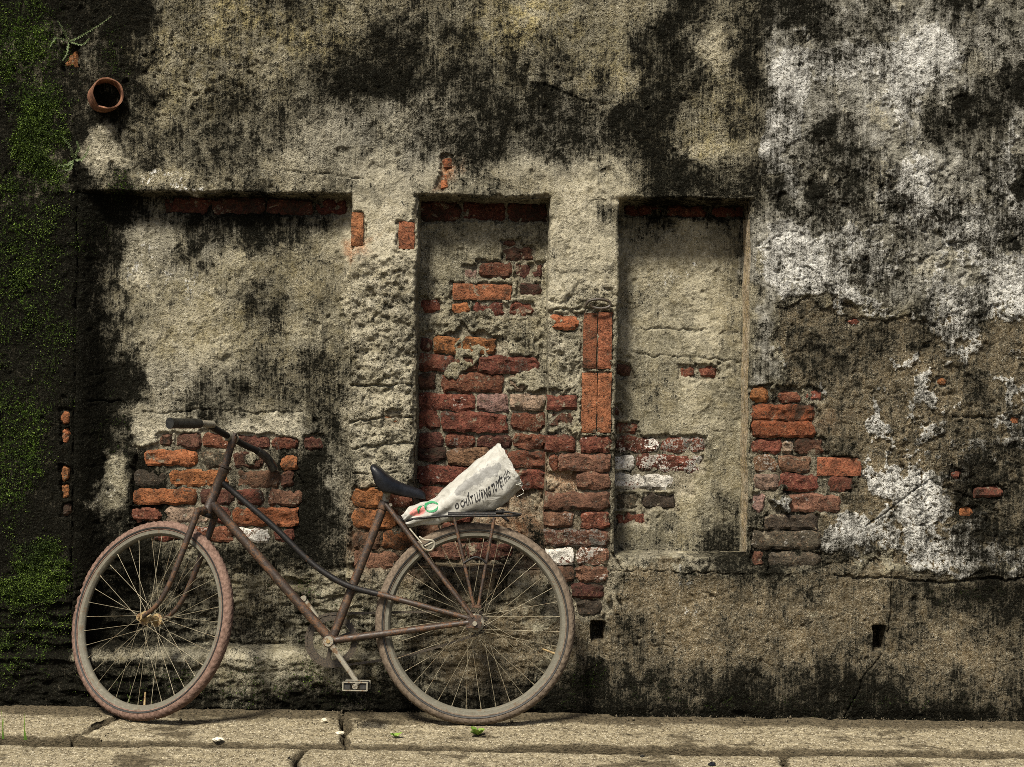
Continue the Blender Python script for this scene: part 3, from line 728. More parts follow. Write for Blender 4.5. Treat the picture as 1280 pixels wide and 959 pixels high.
# ------------------------------------------------------------------ the wall: parts
wall = tag(empty("old_wall"), "weathered plastered brick wall with three blocked-up niches, moss and peeling whitewash", "wall", kind="thing")
ny, nx = X.shape
cxm = (ux[:-1] + ux[1:]) / 2; czm = (uz[:-1] + uz[1:]) / 2
CX, CZ = np.meshgrid(cxm, czm)
fi = {k: np.minimum(np.minimum(ins[k][:-1, :-1], ins[k][1:, 1:]), np.minimum(ins[k][1:, :-1], ins[k][:-1, 1:])) for k in 'LMR'}
xm = {k: (NICHE[k][0], NICHE[k][1]) for k in 'LMR'}
zpl = zpx(712, 800)
reg = np.where(CZ > Z_TOP - 0.002, 'T', 'F')
low = CZ <= Z_TOP - 0.002
reg = np.where(low & (CX < xm['L'][0] + 0.002), 'X', reg)
reg = np.where(low & (CX > xm['L'][1] - 0.002) & (CX < xm['M'][0] + 0.002), 'P', reg)
reg = np.where(low & (CX > xm['M'][1] - 0.002) & (CX < xm['R'][0] + 0.002), 'Q', reg)
for k in 'LMR':
    reg = np.where(fi[k] > 0.97, k, reg)
    reg = np.where(low & (CX > xm[k][0] - 0.001) & (CX < xm[k][1] + 0.001) & (CZ < NICHE[k][2] + 0.004) & (reg != k), 'B', reg)
reg = np.where((CZ < zpl) & np.isin(reg, ['F', 'Q', 'P']), 'B', reg)
reg = np.where((CZ > NICHE['L'][2]) & (CX < xm['M'][0] + 0.002) & (CX > xm['L'][1] - 0.002) & low, 'P', reg)
gid = np.arange(ny * nx, dtype=np.int32).reshape(ny, nx)
quads = np.stack([gid[:-1, :-1], gid[:-1, 1:], gid[1:, 1:], gid[1:, :-1]], -1)
POS = np.stack([Xw, Yw, Zw], -1).reshape(-1, 3)
SA_ = np.stack([expose, brown, lime, mould], -1).reshape(-1, 4)
SB_ = np.stack([np.clip(moss, 0, 1.2), pale, dust, warm], -1).reshape(-1, 4)
SC_ = np.stack([coat1, coat2, np.clip(cz, 0, 1), skin], -1).reshape(-1, 4); SD_ = np.stack([greyz] * 4, -1).reshape(-1, 4)
PART = {}
for k, name, lab in (('T', 'lintel_band', 'stained plaster band above the niches'), ('X', 'pier', 'black mouldy pier covered in green moss'),
                     ('L', 'infill_panel', 'wide blocked niche with bare brick courses behind the handlebar'), ('P', 'pillar', 'pillar of lumpy pitted render behind the saddle'),
                     ('M', 'infill_panel', 'narrow blocked niche with mostly bare red brick'), ('Q', 'pillar', 'pillar with smooth render above bare bricks'),
                     ('R', 'infill_panel', 'blocked niche plastered nearly all over, with a sill'), ('F', 'plastered_face', 'wall face with peeling whitewash and bare brick corner'),
                     ('B', 'plinth', 'brown damp plinth with two drain holes')):
    q = quads[reg == k]
    ids, inv = np.unique(q, return_inverse=True)
    me = np_mesh(name, POS[ids], inv.reshape(-1, 4))
    add_attr(me, "stain_a", SA_[ids]); add_attr(me, "stain_b", SB_[ids]); add_attr(me, "stain_c", SC_[ids]); add_attr(me, "stain_d", SD_[ids])
    PART[k] = tag(link(name, me, M['wall'], wall), lab)
# the wall's own thickness, behind the face
core = MB().box((0, 0.33, 1.6), (2.7, 0.10, 1.72), bev=0.02).build("wall_core", M['dark_timber'], wall, False)

# bricks
def brick_mesh(w, hgt, seed, rough=1.0):
    """a brick with chipped arrises: front at y=0, body going back"""
    n_x, n_z = max(5, int(w / 0.009)), max(4, int(hgt / 0.009))
    u, v = np.meshgrid(np.linspace(-1, 1, n_x + 1), np.linspace(-1, 1, n_z + 1))
    x, z = u * w / 2, v * hgt / 2
    ex = (w / 2 - np.abs(x)); ez = (hgt / 2 - np.abs(z)); e = np.minimum(ex, ez)
    o = seed * 3.13
    y = -((fbm(x + o, z, 24, 4, 1) * 0.009 + fbm(x + o, z, 75, 2, 9) * 0.004) * rough) + sstep(0.008, 0.0, e) * 0.006 * rough + sstep(0.0, 0.5, fbm(x + o, z + 3, 22, 3, 5)) * 0.007 * rough
    x = x + fbm(z + o, x * 0.3, 30, 3, 2) * 0.011 * (np.abs(u) > 0.75) * rough; z = z + fbm(x + o, z * 0.3 + 4, 24, 3, 3) * 0.011 * (np.abs(v) > 0.6) * rough
    y = y + sstep(0.017, 0.0, ex + ez + fbm(x + o, z + 8, 35, 3, 6) * 0.022) * 0.014 * rough
    V = np.stack([x, y, z], -1).reshape(-1, 3)
    g = np.arange((n_x + 1) * (n_z + 1)).reshape(n_z + 1, n_x + 1)
    Q = np.stack([g[:-1, :-1], g[:-1, 1:], g[1:, 1:], g[1:, :-1]], -1).reshape(-1, 4)
    ring = np.concatenate([g[0, :], g[1:, -1], g[-1, -2::-1], g[-2:0:-1, 0]])
    back = V[ring].copy(); back[:, 1] = 0.035
    nb_ = len(V); V = np.concatenate([V, back]); m = len(ring); k = np.arange(m); k2 = (k + 1) % m
    Q = np.concatenate([Q, np.stack([ring[k2], ring[k], nb_ + k, nb_ + k2], -1)])
    return V, Q
for i, (b, (x0, x1, z0, z1)) in enumerate(zip(BRICKS, rects)):
    kind = b[5]; white = kind.endswith('w'); base = BC[kind[:-1] if white else kind]
    extra = (b[6] if len(b) > 6 else 0) * 0.001
    smooth = 0.35 if kind == 'C' else 1.0
    V, Q = brick_mesh(x1 - x0, z1 - z0, i + 1, smooth)
    me = np_mesh("brick", V, Q)
    o = link("brick", me, M['brick'], PART[b[0]]); me.set_sharp_from_angle(angle=R(28))
    und = float(fbm(np.array([(x0 + x1) / 2]), np.array([(z0 + z1) / 2]), 3.2, 6, 41, 0.55)[0]) * 0.0036
    o.location = ((x0 + x1) / 2, plane_depth(b[0]) - und + 0.0055 - extra + (random.uniform(-0.004, 0.003) if kind != 'C' else 0), (z0 + z1) / 2)
    o.rotation_euler = (random.uniform(-.02, .02), random.uniform(-.012, .012), random.uniform(-.02, .02))
    j = random.uniform(0.82, 1.18)
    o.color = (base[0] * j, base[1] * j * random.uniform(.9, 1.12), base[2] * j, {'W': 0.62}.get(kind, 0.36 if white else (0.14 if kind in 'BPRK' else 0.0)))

# broken clay pipe sticking out of the wall beside the moss
pc = Vector(W(131, 121, 0.0))
pm = MB()
axp = Vector((0.42, -0.90, 0.05)).normalized()
pu = axp.cross(Vector((0, 0, 1))).normalized(); pv = pu.cross(axp)
vs_, fs_ = [], []
NS = 40
for ri, (rad, al) in enumerate(((0.053, -0.03), (0.053, 0.055), (0.0525, 0.058), (0.0478, 0.058), (0.047, 0.054), (0.0455, -0.05))):
    for k in range(NS):
        a = 2 * math.pi * k / NS
        chip = 0.022 * math.exp(-((a - 5.35) / 0.22) ** 2) if 1 <= ri <= 4 else 0
        nz = 0.0015 * math.sin(a * 5 + ri)
        vs_.append(pc + axp * (al - chip + nz) + (pu * math.cos(a) + pv * math.sin(a)) * (rad + nz * 0.5))
for ri in range(5):
    for k in range(NS):
        k2 = (k + 1) % NS
        fs_.append((ri * NS + k, (ri + 1) * NS + k, (ri + 1) * NS + k2, ri * NS + k2))
pm.add(vs_, fs_)
tag(pm.build("pipe_stub", M['terracotta'], wall), "broken clay pipe end sticking out of the black mould")
db = MB().lathe([(0.0001, -0.035), (0.044, -0.035)], pc, axp, 24)  # black disc closing the pipe's bore
db.build("pipe_disc", M['rubber'], wall)

hook = [W(731, 383, -.012), W(737, 376, -.018), W(750, 374, -.02), W(761, 377, -.016), W(762, 383, -.016), W(752, 386, -.02), W(741, 384, -.018), W(739, 380, -.02)]
MB().tube(spline(hook, 6), 0.0052, 8).build("iron_hook", M['chain'], PART['Q'])
# ------------------------------------------------------------------ ground
g_me = bpy.data.meshes.new("ground"); g_me.from_pydata([(-150, -300, -0.06), (150, -300, -0.06), (150, 60, -0.06), (-150, 60, -0.06)], [], [(0, 1, 2, 3)])
tag(link("ground", g_me, M['earth'], None, False), kind='structure')
pav = tag(empty("pavement"), kind='structure')
def ground_at(px, py):
    """photo pixel -> point on the pavement"""
    x, v = unroll(px, py)
    k = CAM_H / v
    return x * k, -D + S0 * D * k, 0.0
YK = -0.475
def slab(xa, xb2, ya, yb, lab=None, skew=(0, 0), step=0.006, z0=0.0, seed=1, gap=None):
    xs = np.linspace(0, 1, max(4, int(abs(xb2 - xa) / step))); ys = np.linspace(0, 1, max(4, int(abs(yb - ya) / step)))
    U, Vv = np.meshgrid(xs, ys)
    x = xa + skew[0] * Vv + U * ((xb2 + skew[1] * Vv) - (xa + skew[0] * Vv)); y = ya + Vv * (yb - ya)
    ex = np.minimum(U, 1 - U) * abs(xb2 - xa); ey = np.minimum(Vv, 1 - Vv) * abs(yb - ya)
    en = fbm(x, y, 14, 4, seed) * 0.010
    e = np.minimum(ex, ey) + en
    hgt = fbm(x, y, 2.5, 4, 5) * 0.006 + fbm(x * 0.6, y * 1.4, 18, 5, 6, .55) * 0.006 + fbm(x * 0.7, y, 70, 3, 7) * 0.002
    hgt -= sstep(0.014, 0.0, e) * 0.016
    w, rr = worley(x, y, 16, 3); hgt -= (rr < 0.16) * sstep(0.4, 0.1, w) * 0.004
    # shallow split running through the row
    for (cy, amp, xs0, xs1) in ((-0.33, .05, -1.0, .05), (-0.40, .03, .0, .75)):
        d = np.abs(y - (cy + fbm(x, x * 0 + cy * 9, 3, 5, 12) * amp))
        hgt -= sstep(0.007, 0.001, d) * 0.007 * sstep(xs0, xs0 + .1, x) * sstep(xs1, xs1 - .1, x) * np.clip(0.6 + fbm(x, y, 9, 3, 15) * 1.5, 0, 1)
    y = y + (np.abs(Vv - 0.5) > 0.49) * fbm(x, x * 0 + seed, 12, 4, 2) * 0.010; x = x + (np.abs(U - 0.5) > 0.49) * fbm(y, y * 0 + seed, 7, 4, 2) * 0.03
    if gap is not None: y = y + Vv ** 3 * gap(x)
    z = z0 + hgt
    g = np.arange(x.size).reshape(x.shape)
    Q = np.stack([g[:-1, :-1], g[1:, :-1], g[1:, 1:], g[:-1, 1:]], -1).reshape(-1, 4)
    V = np.stack([x, y, z], -1).reshape(-1, 3)
    ring = np.concatenate([g[0, :], g[1:, -1], g[-1, -2::-1], g[-2:0:-1, 0]])
    bk = V[ring].copy(); bk[:, 2] = -0.055; m = len(ring); k = np.arange(m); k2 = (k + 1) % m
    Q = np.concatenate([Q, np.stack([ring[k], ring[k2], len(V) + k2, len(V) + k], -1)])
    dirt_shade = sstep(-0.27, -0.05, y + fbm(x, y, 4, 5, 21) * 0.13) * 0.95 + sstep(0.024, 0.0, e) * 0.9  # wall-foot dirt; slab edges darkened to paint in the joint's shade
    dirt_shade = np.maximum(dirt_shade, 0.78 * sstep(-0.05, 0.4, fbm(x, y * 1.6, 2.6, 7, 33, 0.62)))
    A = np.stack([dirt_shade, dirt_shade * 0, dirt_shade * 0, dirt_shade * 0], -1).reshape(-1, 4); Ar = A[ring].copy(); Ar[:, 0] = 1.3; A = np.concatenate([A, Ar])  # joint faces coloured dark, standing in for shade in the gap
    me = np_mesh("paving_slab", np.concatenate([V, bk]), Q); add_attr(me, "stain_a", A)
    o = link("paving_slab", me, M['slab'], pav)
    return o
joint = lambda x: 0.058 * np.clip(0.72 * (x < -1.25) + 1.0 * sstep(-0.05, 0.05, x) * sstep(0.80, 0.74, x) + 0.45 * (x > 0.8) + 0.12, 0, 1) + fbm(x, x * 0 + 2, 5, 5, 3) * 0.016
cuts = [-2.7, ground_at(140, 912)[0], ground_at(420, 905)[0], 2.7]
for i in range(3):
    skl = -0.10 if i == 1 else (0.06 if i == 2 else 0.0); skr = -0.10 if i == 0 else (0.06 if i == 1 else 0.0)
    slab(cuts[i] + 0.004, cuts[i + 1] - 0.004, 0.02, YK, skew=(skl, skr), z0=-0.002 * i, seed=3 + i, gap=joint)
for a, b in ((-2.7, -0.62), (-0.61, 0.83), (0.84, 2.7)):
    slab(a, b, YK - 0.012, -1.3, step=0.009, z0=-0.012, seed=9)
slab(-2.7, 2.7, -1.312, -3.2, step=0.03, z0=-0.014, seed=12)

# ------------------------------------------------------------------ the bicycle
LEAN = R(7.5); YB = -0.205; WR = 0.3265
bike = tag(empty("bicycle", (0, YB, 0), (-LEAN, 0, 0)), "rusty brown step-through bicycle leaning against the wall, front wheel turned", "bicycle")
cl, sl = math.cos(LEAN), math.sin(LEAN)
def bp(px, py, c=0.0):
    """photo pixel -> bike coordinates (x along, y away from the viewer, z up in the bike's plane), c metres towards the viewer"""
    x, v = unroll(px, py); f = S0 * D
    d = Vector((x / f, 1.0, -v / f)); o = Vector((0, -D, CAM_H)); O = Vector((0, YB, 0)); n = Vector((0, -cl, sl))
    t = (c - (o - O).dot(n)) / d.dot(n)
    p = o + d * t - O
    return Vector((p.x, -c, p.dot(Vector((0, sl, cl)))))

def wheel(center, ax_f, ax_k, ax_s, tyre_mat, rear):
    """ax_f, ax_k span the wheel's plane, ax_s is its axle towards the viewer"""
    center = Vector(center)
    m = Matrix(((ax_f.x, ax_s.x, ax_k.x), (ax_f.y, ax_s.y, ax_k.y), (ax_f.z, ax_s.z, ax_k.z))).to_4x4(); m.translation = center
    tr = 0.0195; rm = WR - tr - 0.0012
    # tyre with a knurled tread
    NM, Nm = 300, 18; vs_, fs_ = [], []
    for i in range(NM):
        t = 2 * math.pi * i / NM
        for j in range(Nm):
            a = 2 * math.pi * j / Nm
            rr = tr * (1.0 if abs(math.cos(a)) < .999 else 1.0)
            out = math.cos(a)
            if out > 0.25: rr += 0.0026 * (1 if ((i // 2) + (j % 2)) % 2 else -0.3)
            if out < -0.6: rr *= 0.86
            rad = rm + rr * out
            vs_.append((rad * math.cos(t), rr * 0.95 * math.sin(a), rad * math.sin(t)))
    for i in range(NM):
        i2 = (i + 1) % NM
        for j in range(Nm):
            j2 = (j + 1) % Nm
            fs_.append((i * Nm + j, i * Nm + j2, i2 * Nm + j2, i2 * Nm + j))
    tb = MB(); tb.add(vs_, fs_)
    rb = MB().lathe([(0.2935, -0.0135), (0.2975, -0.0145), (0.2985, -0.011), (0.2985, 0.011), (0.2975, 0.0145), (0.2935, 0.0135), (0.284, 0.0128), (0.2775, 0.006), (0.2765, 0.0), (0.2775, -0.006), (0.284, -0.0128)], (0, 0, 0), (0, 1, 0), 120, True)
    w = rb.build("wheel", M['rim'], bike)
    w.matrix_local = m
    w["label"] = "rear wheel, square to the viewer" if rear else "front wheel, turned towards the wall"
    o = tb.build("tyre", tyre_mat, w, True)
    bead = MB()
    for sg in (-1, 1):
        pr_ = [(0.2972, sg * 0.0150), (0.3000, sg * 0.0190), (0.3040, sg * 0.0200), (0.3052, sg * 0.0180), (0.2990, sg * 0.0120)]
        bead.lathe(pr_ if sg > 0 else pr_[::-1], (0, 0, 0), (0, 1, 0), 96, True)
    bead.build("bead_shade_ring", M['rubber'], w)["kind"] = "stuff"  # black bead ring, also standing in for shade between tyre and rim
    fl, fw = (0.024, 0.030) if rear else (0.0185, 0.030)
    if rear:
        hub = MB().lathe([(0.006, -0.062), (0.011, -0.061), (0.011, -0.050), (0.018, -0.048), (0.018, -fw - .004), (fl + .005, -fw - .002), (fl + .005, -fw + .002), (0.021, -fw + .006), (0.019, 0), (0.021, fw - .006), (fl + .005, fw - .002), (fl + .005, fw + .002), (0.020, fw + .004), (0.020, 0.046), (0.013, 0.048), (0.013, 0.058), (0.008, 0.060), (0.007, 0.070), (0.0001, 0.070)], (0, 0, 0), (0, 1, 0), 24)
    else:
        hub = MB().lathe([(0.0001, -0.066), (0.005, -0.066), (0.005, -0.056), (0.011, -0.055), (0.011, -0.044), (0.013, -fw - .004), (fl + .004, -fw - .002), (fl + .004, -fw + .002), (0.014, -fw + .005), (0.0125, 0), (0.014, fw - .005), (fl + .004, fw - .002), (fl + .004, fw + .002), (0.013, fw + .004), (0.011, 0.044), (0.011, 0.055), (0.005, 0.056), (0.005, 0.066), (0.0001, 0.066)], (0, 0, 0), (0, 1, 0), 24)
    hub.build("hub", M['brass'] if not rear else M['steel'], w)
    # spokes: laced three-cross, each its own object
    me = None; N = 36
    for i in range(N):
        s = 1 if i % 2 else -1; q = 1 if (i // 2) % 2 else -1
        tr_ = 2 * math.pi * (i + 0.5) / N; th = tr_ + q * R(58)
        a = Vector((fl * math.cos(th), s * fw, fl * math.sin(th))); b = Vector((0.279 * math.cos(tr_), s * 0.003, 0.279 * math.sin(tr_)))
        d = b - a
        if me is None:
            sb = MB().tube([(0, 0, 0), (0, 0, d.length - 0.014), (0, 0, d.length - 0.0135), (0, 0, d.length)], [0.00085, 0.00085, 0.0016, 0.0016], 6)
            so = sb.build("spoke", M['spoke'], w); me = so.data
        else: so = link("spoke", me, None, w, False)
        so.matrix_local = Matrix.LocRotScale(a, d.to_track_quat('Z', 'Y'), (1, 1, 1))
    va = R(200 if rear else 250)
    MB().tube([(0.277 * math.cos(va), 0, 0.277 * math.sin(va)), (0.235 * math.cos(va), 0, 0.235 * math.sin(va))], [0.004, 0.003], 8).build("valve", M['brass'], w)
    return w

XF, XS_, XK = Vector((-1, 0, 0)), Vector((0, -1, 0)), Vector((0, 0, 1))
rh = bp(594, 780); rear_hub = Vector((rh.x, 0, WR / cl * 1.0))
# resting on the ground: wheel bottom at world z = 0
rear_hub.z = WR
wheel(rear_hub, XF, XK, XS_, M['tyre_grey'], True)

# steering
PHI = R(27.5)
st_top, crown = bp(291, 549), bp(257, 645)
k_ax = (st_top - crown).normalized()
f0 = Vector((-k_ax.z, 0, k_ax.x)); f0 = f0 if f0.x < 0 else -f0
away = Vector((0, 1, 0))
f_ax = (f0 * math.cos(PHI) + away * math.sin(PHI)).normalized()
s_ax = (-away * math.cos(PHI) + f0 * math.sin(PHI)).normalized()
wz_ = lambda p: p.z * cl - p.y * (-sl) * -1.0     # world height of a bike-space vector
def wz_(p): return p.z * cl + p.y * (-sl)
RAKE = 0.072
nz_ = wz_(s_ax)
drop = WR * math.sqrt(1 - nz_ ** 2)
q = (wz_(crown + f_ax * RAKE) - drop) / wz_(k_ax)
fh = crown + f_ax * RAKE - k_ax * q
wheel(fh, f_ax, k_ax, s_ax, M['tyre_pink'], False)
print("front hub", fh, "crown to hub", q)
def sp(f, k, s): return crown + f_ax * f + k_ax * k + s_ax * s
fk = MB().tube([sp(0, 0.008, -0.046), sp(0, 0.014, -.02), sp(0, 0.016, 0), sp(0, 0.014, .02), sp(0, 0.008, 0.046)], [0.012, .014, .015, .014, 0.012], 10)
fork = fk.build("fork", M['frame'], bike)
for s in (0.047, -0.047):
    leg = spline([sp(0, 0.012, s), sp(0.0, -0.10, s * 1.04), sp(0.006, -q * 0.62, s * 1.05), sp(0.024, -q * 0.84, s * 1.06), sp(RAKE - 0.004, -q, s * 1.08)], 7)
    rr = [0.0118 - 0.0052 * (i / (len(leg) - 1)) for i in range(len(leg))]
    lo = MB().tube(leg, rr, 12).build("fork_blade", M['frame'], fork)
    MB().lathe([(0.0001, -0.006), (0.012, -0.006), (0.012, 0.006), (0.0001, 0.006)], sp(RAKE, -q, s * 1.12), s_ax, 14).build("axle_nut", M['brass'], fork)
# head tube, headset and stem
ht_top, ht_bot = bp(280.5, 586), bp(258.5, 641)
hd = (ht_top - ht_bot).normalized()
frame = MB().lathe([(0.0001, 0), (0.0185, 0), (0.0185, 0.012), (0.0165, 0.016), (0.0165, (ht_top - ht_bot).length - 0.014), (0.0185, (ht_top - ht_bot).length - 0.010), (0.0185, (ht_top - ht_bot).length), (0.0001, (ht_top - ht_bot).length)], ht_bot, hd, 20).build("head_tube", M['frame'], bike)
MB().lathe([(0.0165, 0), (0.022, 0.003), (0.022, 0.008), (0.018, 0.012), (0.0001, 0.012)], ht_top, hd, 20).build("headset", M['frame'], frame)
MB().lathe([(0.0001, -0.014), (0.020, -0.014), (0.023, -0.006), (0.0185, 0)], ht_bot, hd, 20).build("headset", M['black_paint'], frame)
stem = MB().tube([ht_top, ht_top.lerp(st_top, .5), st_top + hd * 0.012], [0.0125, 0.0125, 0.0125], 14)
stem.tube([st_top + hd * .005, st_top + hd * 0.022], [0.008, 0.008], 6)
stem.build("stem", M['frame'], bike)
# handlebar: swept back a little, rising to the near grip
hb_near, hb_far = [], []
def hbp(f, k, s): return st_top + f_ax * f + k_ax * k + s_ax * s
clampp = hbp(0.012, 0.004, 0)
MB().tube([hbp(0.012, .004, -.024), hbp(0.012, .004, .024)], [0.017, 0.017], 14).build("clamp", M['steel'], bike)
near_pts = [hbp(0.012, .004, 0), bp(277, 541, .06), bp(262, 532, .12), bp(252, 529.5, .165), bp(240, 529.5, .20), bp(212, 529, .275)]
far_pts = [hbp(0.012, .004, 0), bp(305, 556, -.06), bp(322, 564, -.11), bp(333, 573, -.145), bp(338, 582, -.16)]
hbm = MB().tube(spline(list(reversed(far_pts)), 6) + spline(near_pts, 6)[1:], 0.0108, 12)
bar = hbm.build("handlebar", M['black_paint'], bike)
gp = spline([bp(250, 529.5, .17), bp(232, 529.5, .222), bp(212, 529, .28)], 5)
MB().tube(gp, [0.0150, 0.0158, 0.0165, .0165, .0162, .0165, .0168, .0168, .0165, .0175, .0185], 14).build("grip", M['grip'], bar)
fp_ = spline([bp(322, 563.5, -.11), bp(334, 573, -.146), bp(342, 586, -.175)], 5)
MB().tube(fp_, [0.0135, 0.0142, 0.0147, .0150, .0148, .0150, .0155, .0155, .0152, .0160, .0165], 14).build("grip", M['grip'], bar)
MB().tube([bp(266, 531, .11), bp(251, 529.5, .17)], [0.012, 0.012], 12).build("ferrule", M['steel'], bar)

# frame tubes
bb = bp(413, 801)
MB().tube([bb + Vector((0, -.036, 0)), bb + Vector((0, .036, 0))], 0.0215, 20).build("bottom_bracket", M['frame'], bike)
MB().tube([bp(264, 628), bp(411, 797)], 0.0155, 16).build("down_tube", M['frame'], bike)
st_t, st_b = bp(481, 629), bp(416, 797)
MB().tube([st_t, st_b], 0.0148, 16).build("seat_tube", M['frame'], bike)
tt_pts = spline([bp(274, 600), bp(300, 622, .004), bp(345, 661, .010), bp(384, 699, .018), bp(412, 720, .026), bp(440, 734, .032), bp(480, 744.5, .040), bp(530, 758, .050), bp(586, 773, .056)], 6)
ktt = int(len(tt_pts) * 0.72)
MB().tube(tt_pts[:ktt + 1], 0.0098, 12).build("top_tube", M['black_paint'], bike)
MB().tube(tt_pts[ktt:], [0.0098 - 0.002 * i / (len(tt_pts) - ktt) for i in range(len(tt_pts) - ktt)], 12).build("top_tube", M['frame'], bike)
for c in (0.05, -0.05):
    a = bb + Vector((0.012, -c * 0.55, 0.002)); b = rear_hub + Vector((-0.02, -c * 1.14, 0.003))
    MB().tube([a, a.lerp(b, .5), b], [0.0115, 0.0105, 0.0085], 12).build("chain_stay", M['frame'], bike)
    a = st_t + Vector((0.004, -c * 0.32, -0.004)); b = rear_hub + Vector((-0.006, -c * 1.16, 0.018))
    MB().tube([a, a.lerp(b, .3) + Vector((0, -c * .15, 0)), b], [0.0088, 0.0082, 0.0070], 10).build("seat_stay", M['frame'], bike)
    dpl = MB().box(rear_hub + Vector((-0.004, -c * 1.2, 0.006)), (0.024, 0.0025, 0.020)); dpl.build("dropout", M['frame'], bike)
MB().lathe([(0.0175, -0.022), (0.0185, -0.018), (0.0185, 0.004), (0.013, 0.006)], st_t, (st_t - st_b).normalized(), 18).build("seat_clamp", M['frame'], bike)
MB().tube([st_t + Vector((.02, -.02, -.006)), st_t + Vector((.02, .02, -.006))], 0.006, 8).build("clamp_bolt", M['steel'], bike)
# brake caliper on the near stay
bk_ = MB().tube(spline([bp(524, 671, .045), bp(531, 675, .05), bp(541, 676, .052), bp(543, 682, .052), bp(538, 688, .052), bp(530, 686, .05), bp(527, 680, .05)], 5), 0.0034, 8)
bk_.tube([bp(512, 661, .03), bp(527, 679, .05)], 0.0028, 8); bk_.tube([bp(531, 683, .05), bp(541, 678, .052)], 0.0035, 8)
bk_.build("brake_caliper", M['steel'], bike)

# chainring, cranks, chain
cr_c = bb + Vector((0, 0.048, 0))
NT_ = 44; vs_, fs_ = [], []
ring_me = MB()
prof = []
for k in range(NT_ * 4):
    t = 2 * math.pi * k / (NT_ * 4); ro = 0.083 + (0.004 if k % 4 in (0, 1) else -0.001)
    for rr, yy in ((0.064, -.0018), (ro, -.0018), (ro, .0018), (0.064, .0018)):
        vs_.append(cr_c + Vector((rr * math.cos(t), yy, rr * math.sin(t))))
n4 = NT_ * 4
for k in range(n4):
    k2 = (k + 1) % n4
    for j in range(4):
        j2 = (j + 1) % 4
        fs_.append((k * 4 + j, k2 * 4 + j, k2 * 4 + j2, k * 4 + j2))
ring_me.add(vs_, fs_)
for t in (20, 140, 260):
    d = Vector((math.cos(R(t)), 0, math.sin(R(t)))); w_ = Vector((-d.z, 0, d.x))
    ring_me.box(cr_c + d * 0.042, (0.026, 0.0022, 0.007), (d, Vector((0, 1, 0)), w_))
ring_me.build("chainring", M['chain'], bike)
ped = bp(447, 856, .075); bbn = bb + Vector((0, -0.052, 0))
cd = Vector((ped.x - bb.x, 0, ped.z - bb.z)); clen = cd.length; cd.normalize()
def crank(c0, d, name):
    m_ = MB(); wv = Vector((-d.z, 0, d.x))
    m_.lathe([(0.0001, -.010), (0.016, -.010), (0.0175, -.006), (0.0175, .008), (0.0001, .008)], c0, (0, 1, 0), 20)
    pts_ = [c0, c0 + d * clen * .5, c0 + d * clen]
    m_.tube(pts_, [0.0105, 0.0085, 0.0080], 8, flat=0.75)
    m_.lathe([(0.0001, -.009), (0.010, -.009), (0.010, .009), (0.0001, .009)], c0 + d * clen, (0, 1, 0), 14)
    o = m_.build(name, M['steel'], bike)
    MB().lathe([(0.0001, -.0135), (0.006, -.0135), (0.007, -.010)], c0, (0, 1, 0), 12).build("cap", M['brass'], o)
    return o
cka = crank(bbn, cd, "crank"); ckb = crank(bb + Vector((0, 0.062, 0)), -cd, "crank")
MB().tube([bb + Vector((0, -.06, 0)), bb + Vector((0, .07, 0))], 0.008, 12).build("crank_axle", M['steel'], bike)
MB().tube([bb + Vector((0, 0.055, 0)) - cd * clen, bb + Vector((0, 0.085, 0)) - cd * clen], 0.007, 10).build("pedal_stub", M['brass'], ckb)
pc_ = Vector((bb.x, 0, bb.z)) + cd * clen + Vector((0, -0.11, -0.004))
MB().tube([pc_ + Vector((0, .06, .004)), pc_ + Vector((0, -.050, .004))], 0.0065, 10).build("pedal_axle", M['steel'], cka)
for dx in (-0.026, 0.026):
    MB().box(pc_ + Vector((dx, 0, .004)), (0.0125, 0.042, 0.0125)).build("pedal_block", M['rubber'], cka)
for dy in (-0.046, 0.046):
    pl_ = MB().box(pc_ + Vector((0, dy, .0165)), (0.039, 0.0022, 0.0022)); pl_.box(pc_ + Vector((0, dy, -.0085)), (0.039, 0.0022, 0.0022))
    pl_.lathe([(0.0001, -.004), (0.0085, -.004), (0.0085, .004), (0.0001, .004)], pc_ + Vector((0, dy, .004)), (0, 1, 0), 14)
    for dx in (-.038, .038): pl_.box(pc_ + Vector((dx, dy, .004)), (0.0022, 0.0022, 0.0135))
    pl_.build("pedal_plate", M['steel'], cka)
cog_c = rear_hub + Vector((0, 0.048, 0)); cog_r = 0.036
MB().lathe([(0.020, -.002), (cog_r, -.0015), (cog_r, .0015), (0.020, .002)], cog_c, (0, 1, 0), 36, True).build("sprocket", M['chain'], bike)
# chain loop: round the ring, along both runs, round the cog
path = []
r1_, r2_ = 0.086, 0.038
dv = Vector((cog_c.x - cr_c.x, 0, cog_c.z - cr_c.z)); th = math.atan2(dv.z, dv.x); al = math.acos((r1_ - r2_) / dv.length)
for i in range(31):
    a = th + al + (2 * math.pi - 2 * al) * i / 30
    path.append(cr_c + Vector((r1_ * math.cos(a), 0, r1_ * math.sin(a))))
e0 = path[-1]; a2 = th - al
c0_ = cog_c + Vector((r2_ * math.cos(a2), 0, r2_ * math.sin(a2)))
for i in range(1, 40): path.append(e0.lerp(c0_, i / 40) - Vector((0, 0, 0.016 * math.sin(math.pi * i / 40))))
for i in range(13):
    a = a2 + (2 * al) * i / 12
    path.append(cog_c + Vector((r2_ * math.cos(a), 0, r2_ * math.sin(a))))
e1 = path[-1]
for i in range(1, 40): path.append(e1.lerp(path[0], i / 40))
cm = MB(); n_ = len(path)
tot = [0.0]
for i in range(n_): tot.append(tot[-1] + (path[(i + 1) % n_] - path[i]).length)
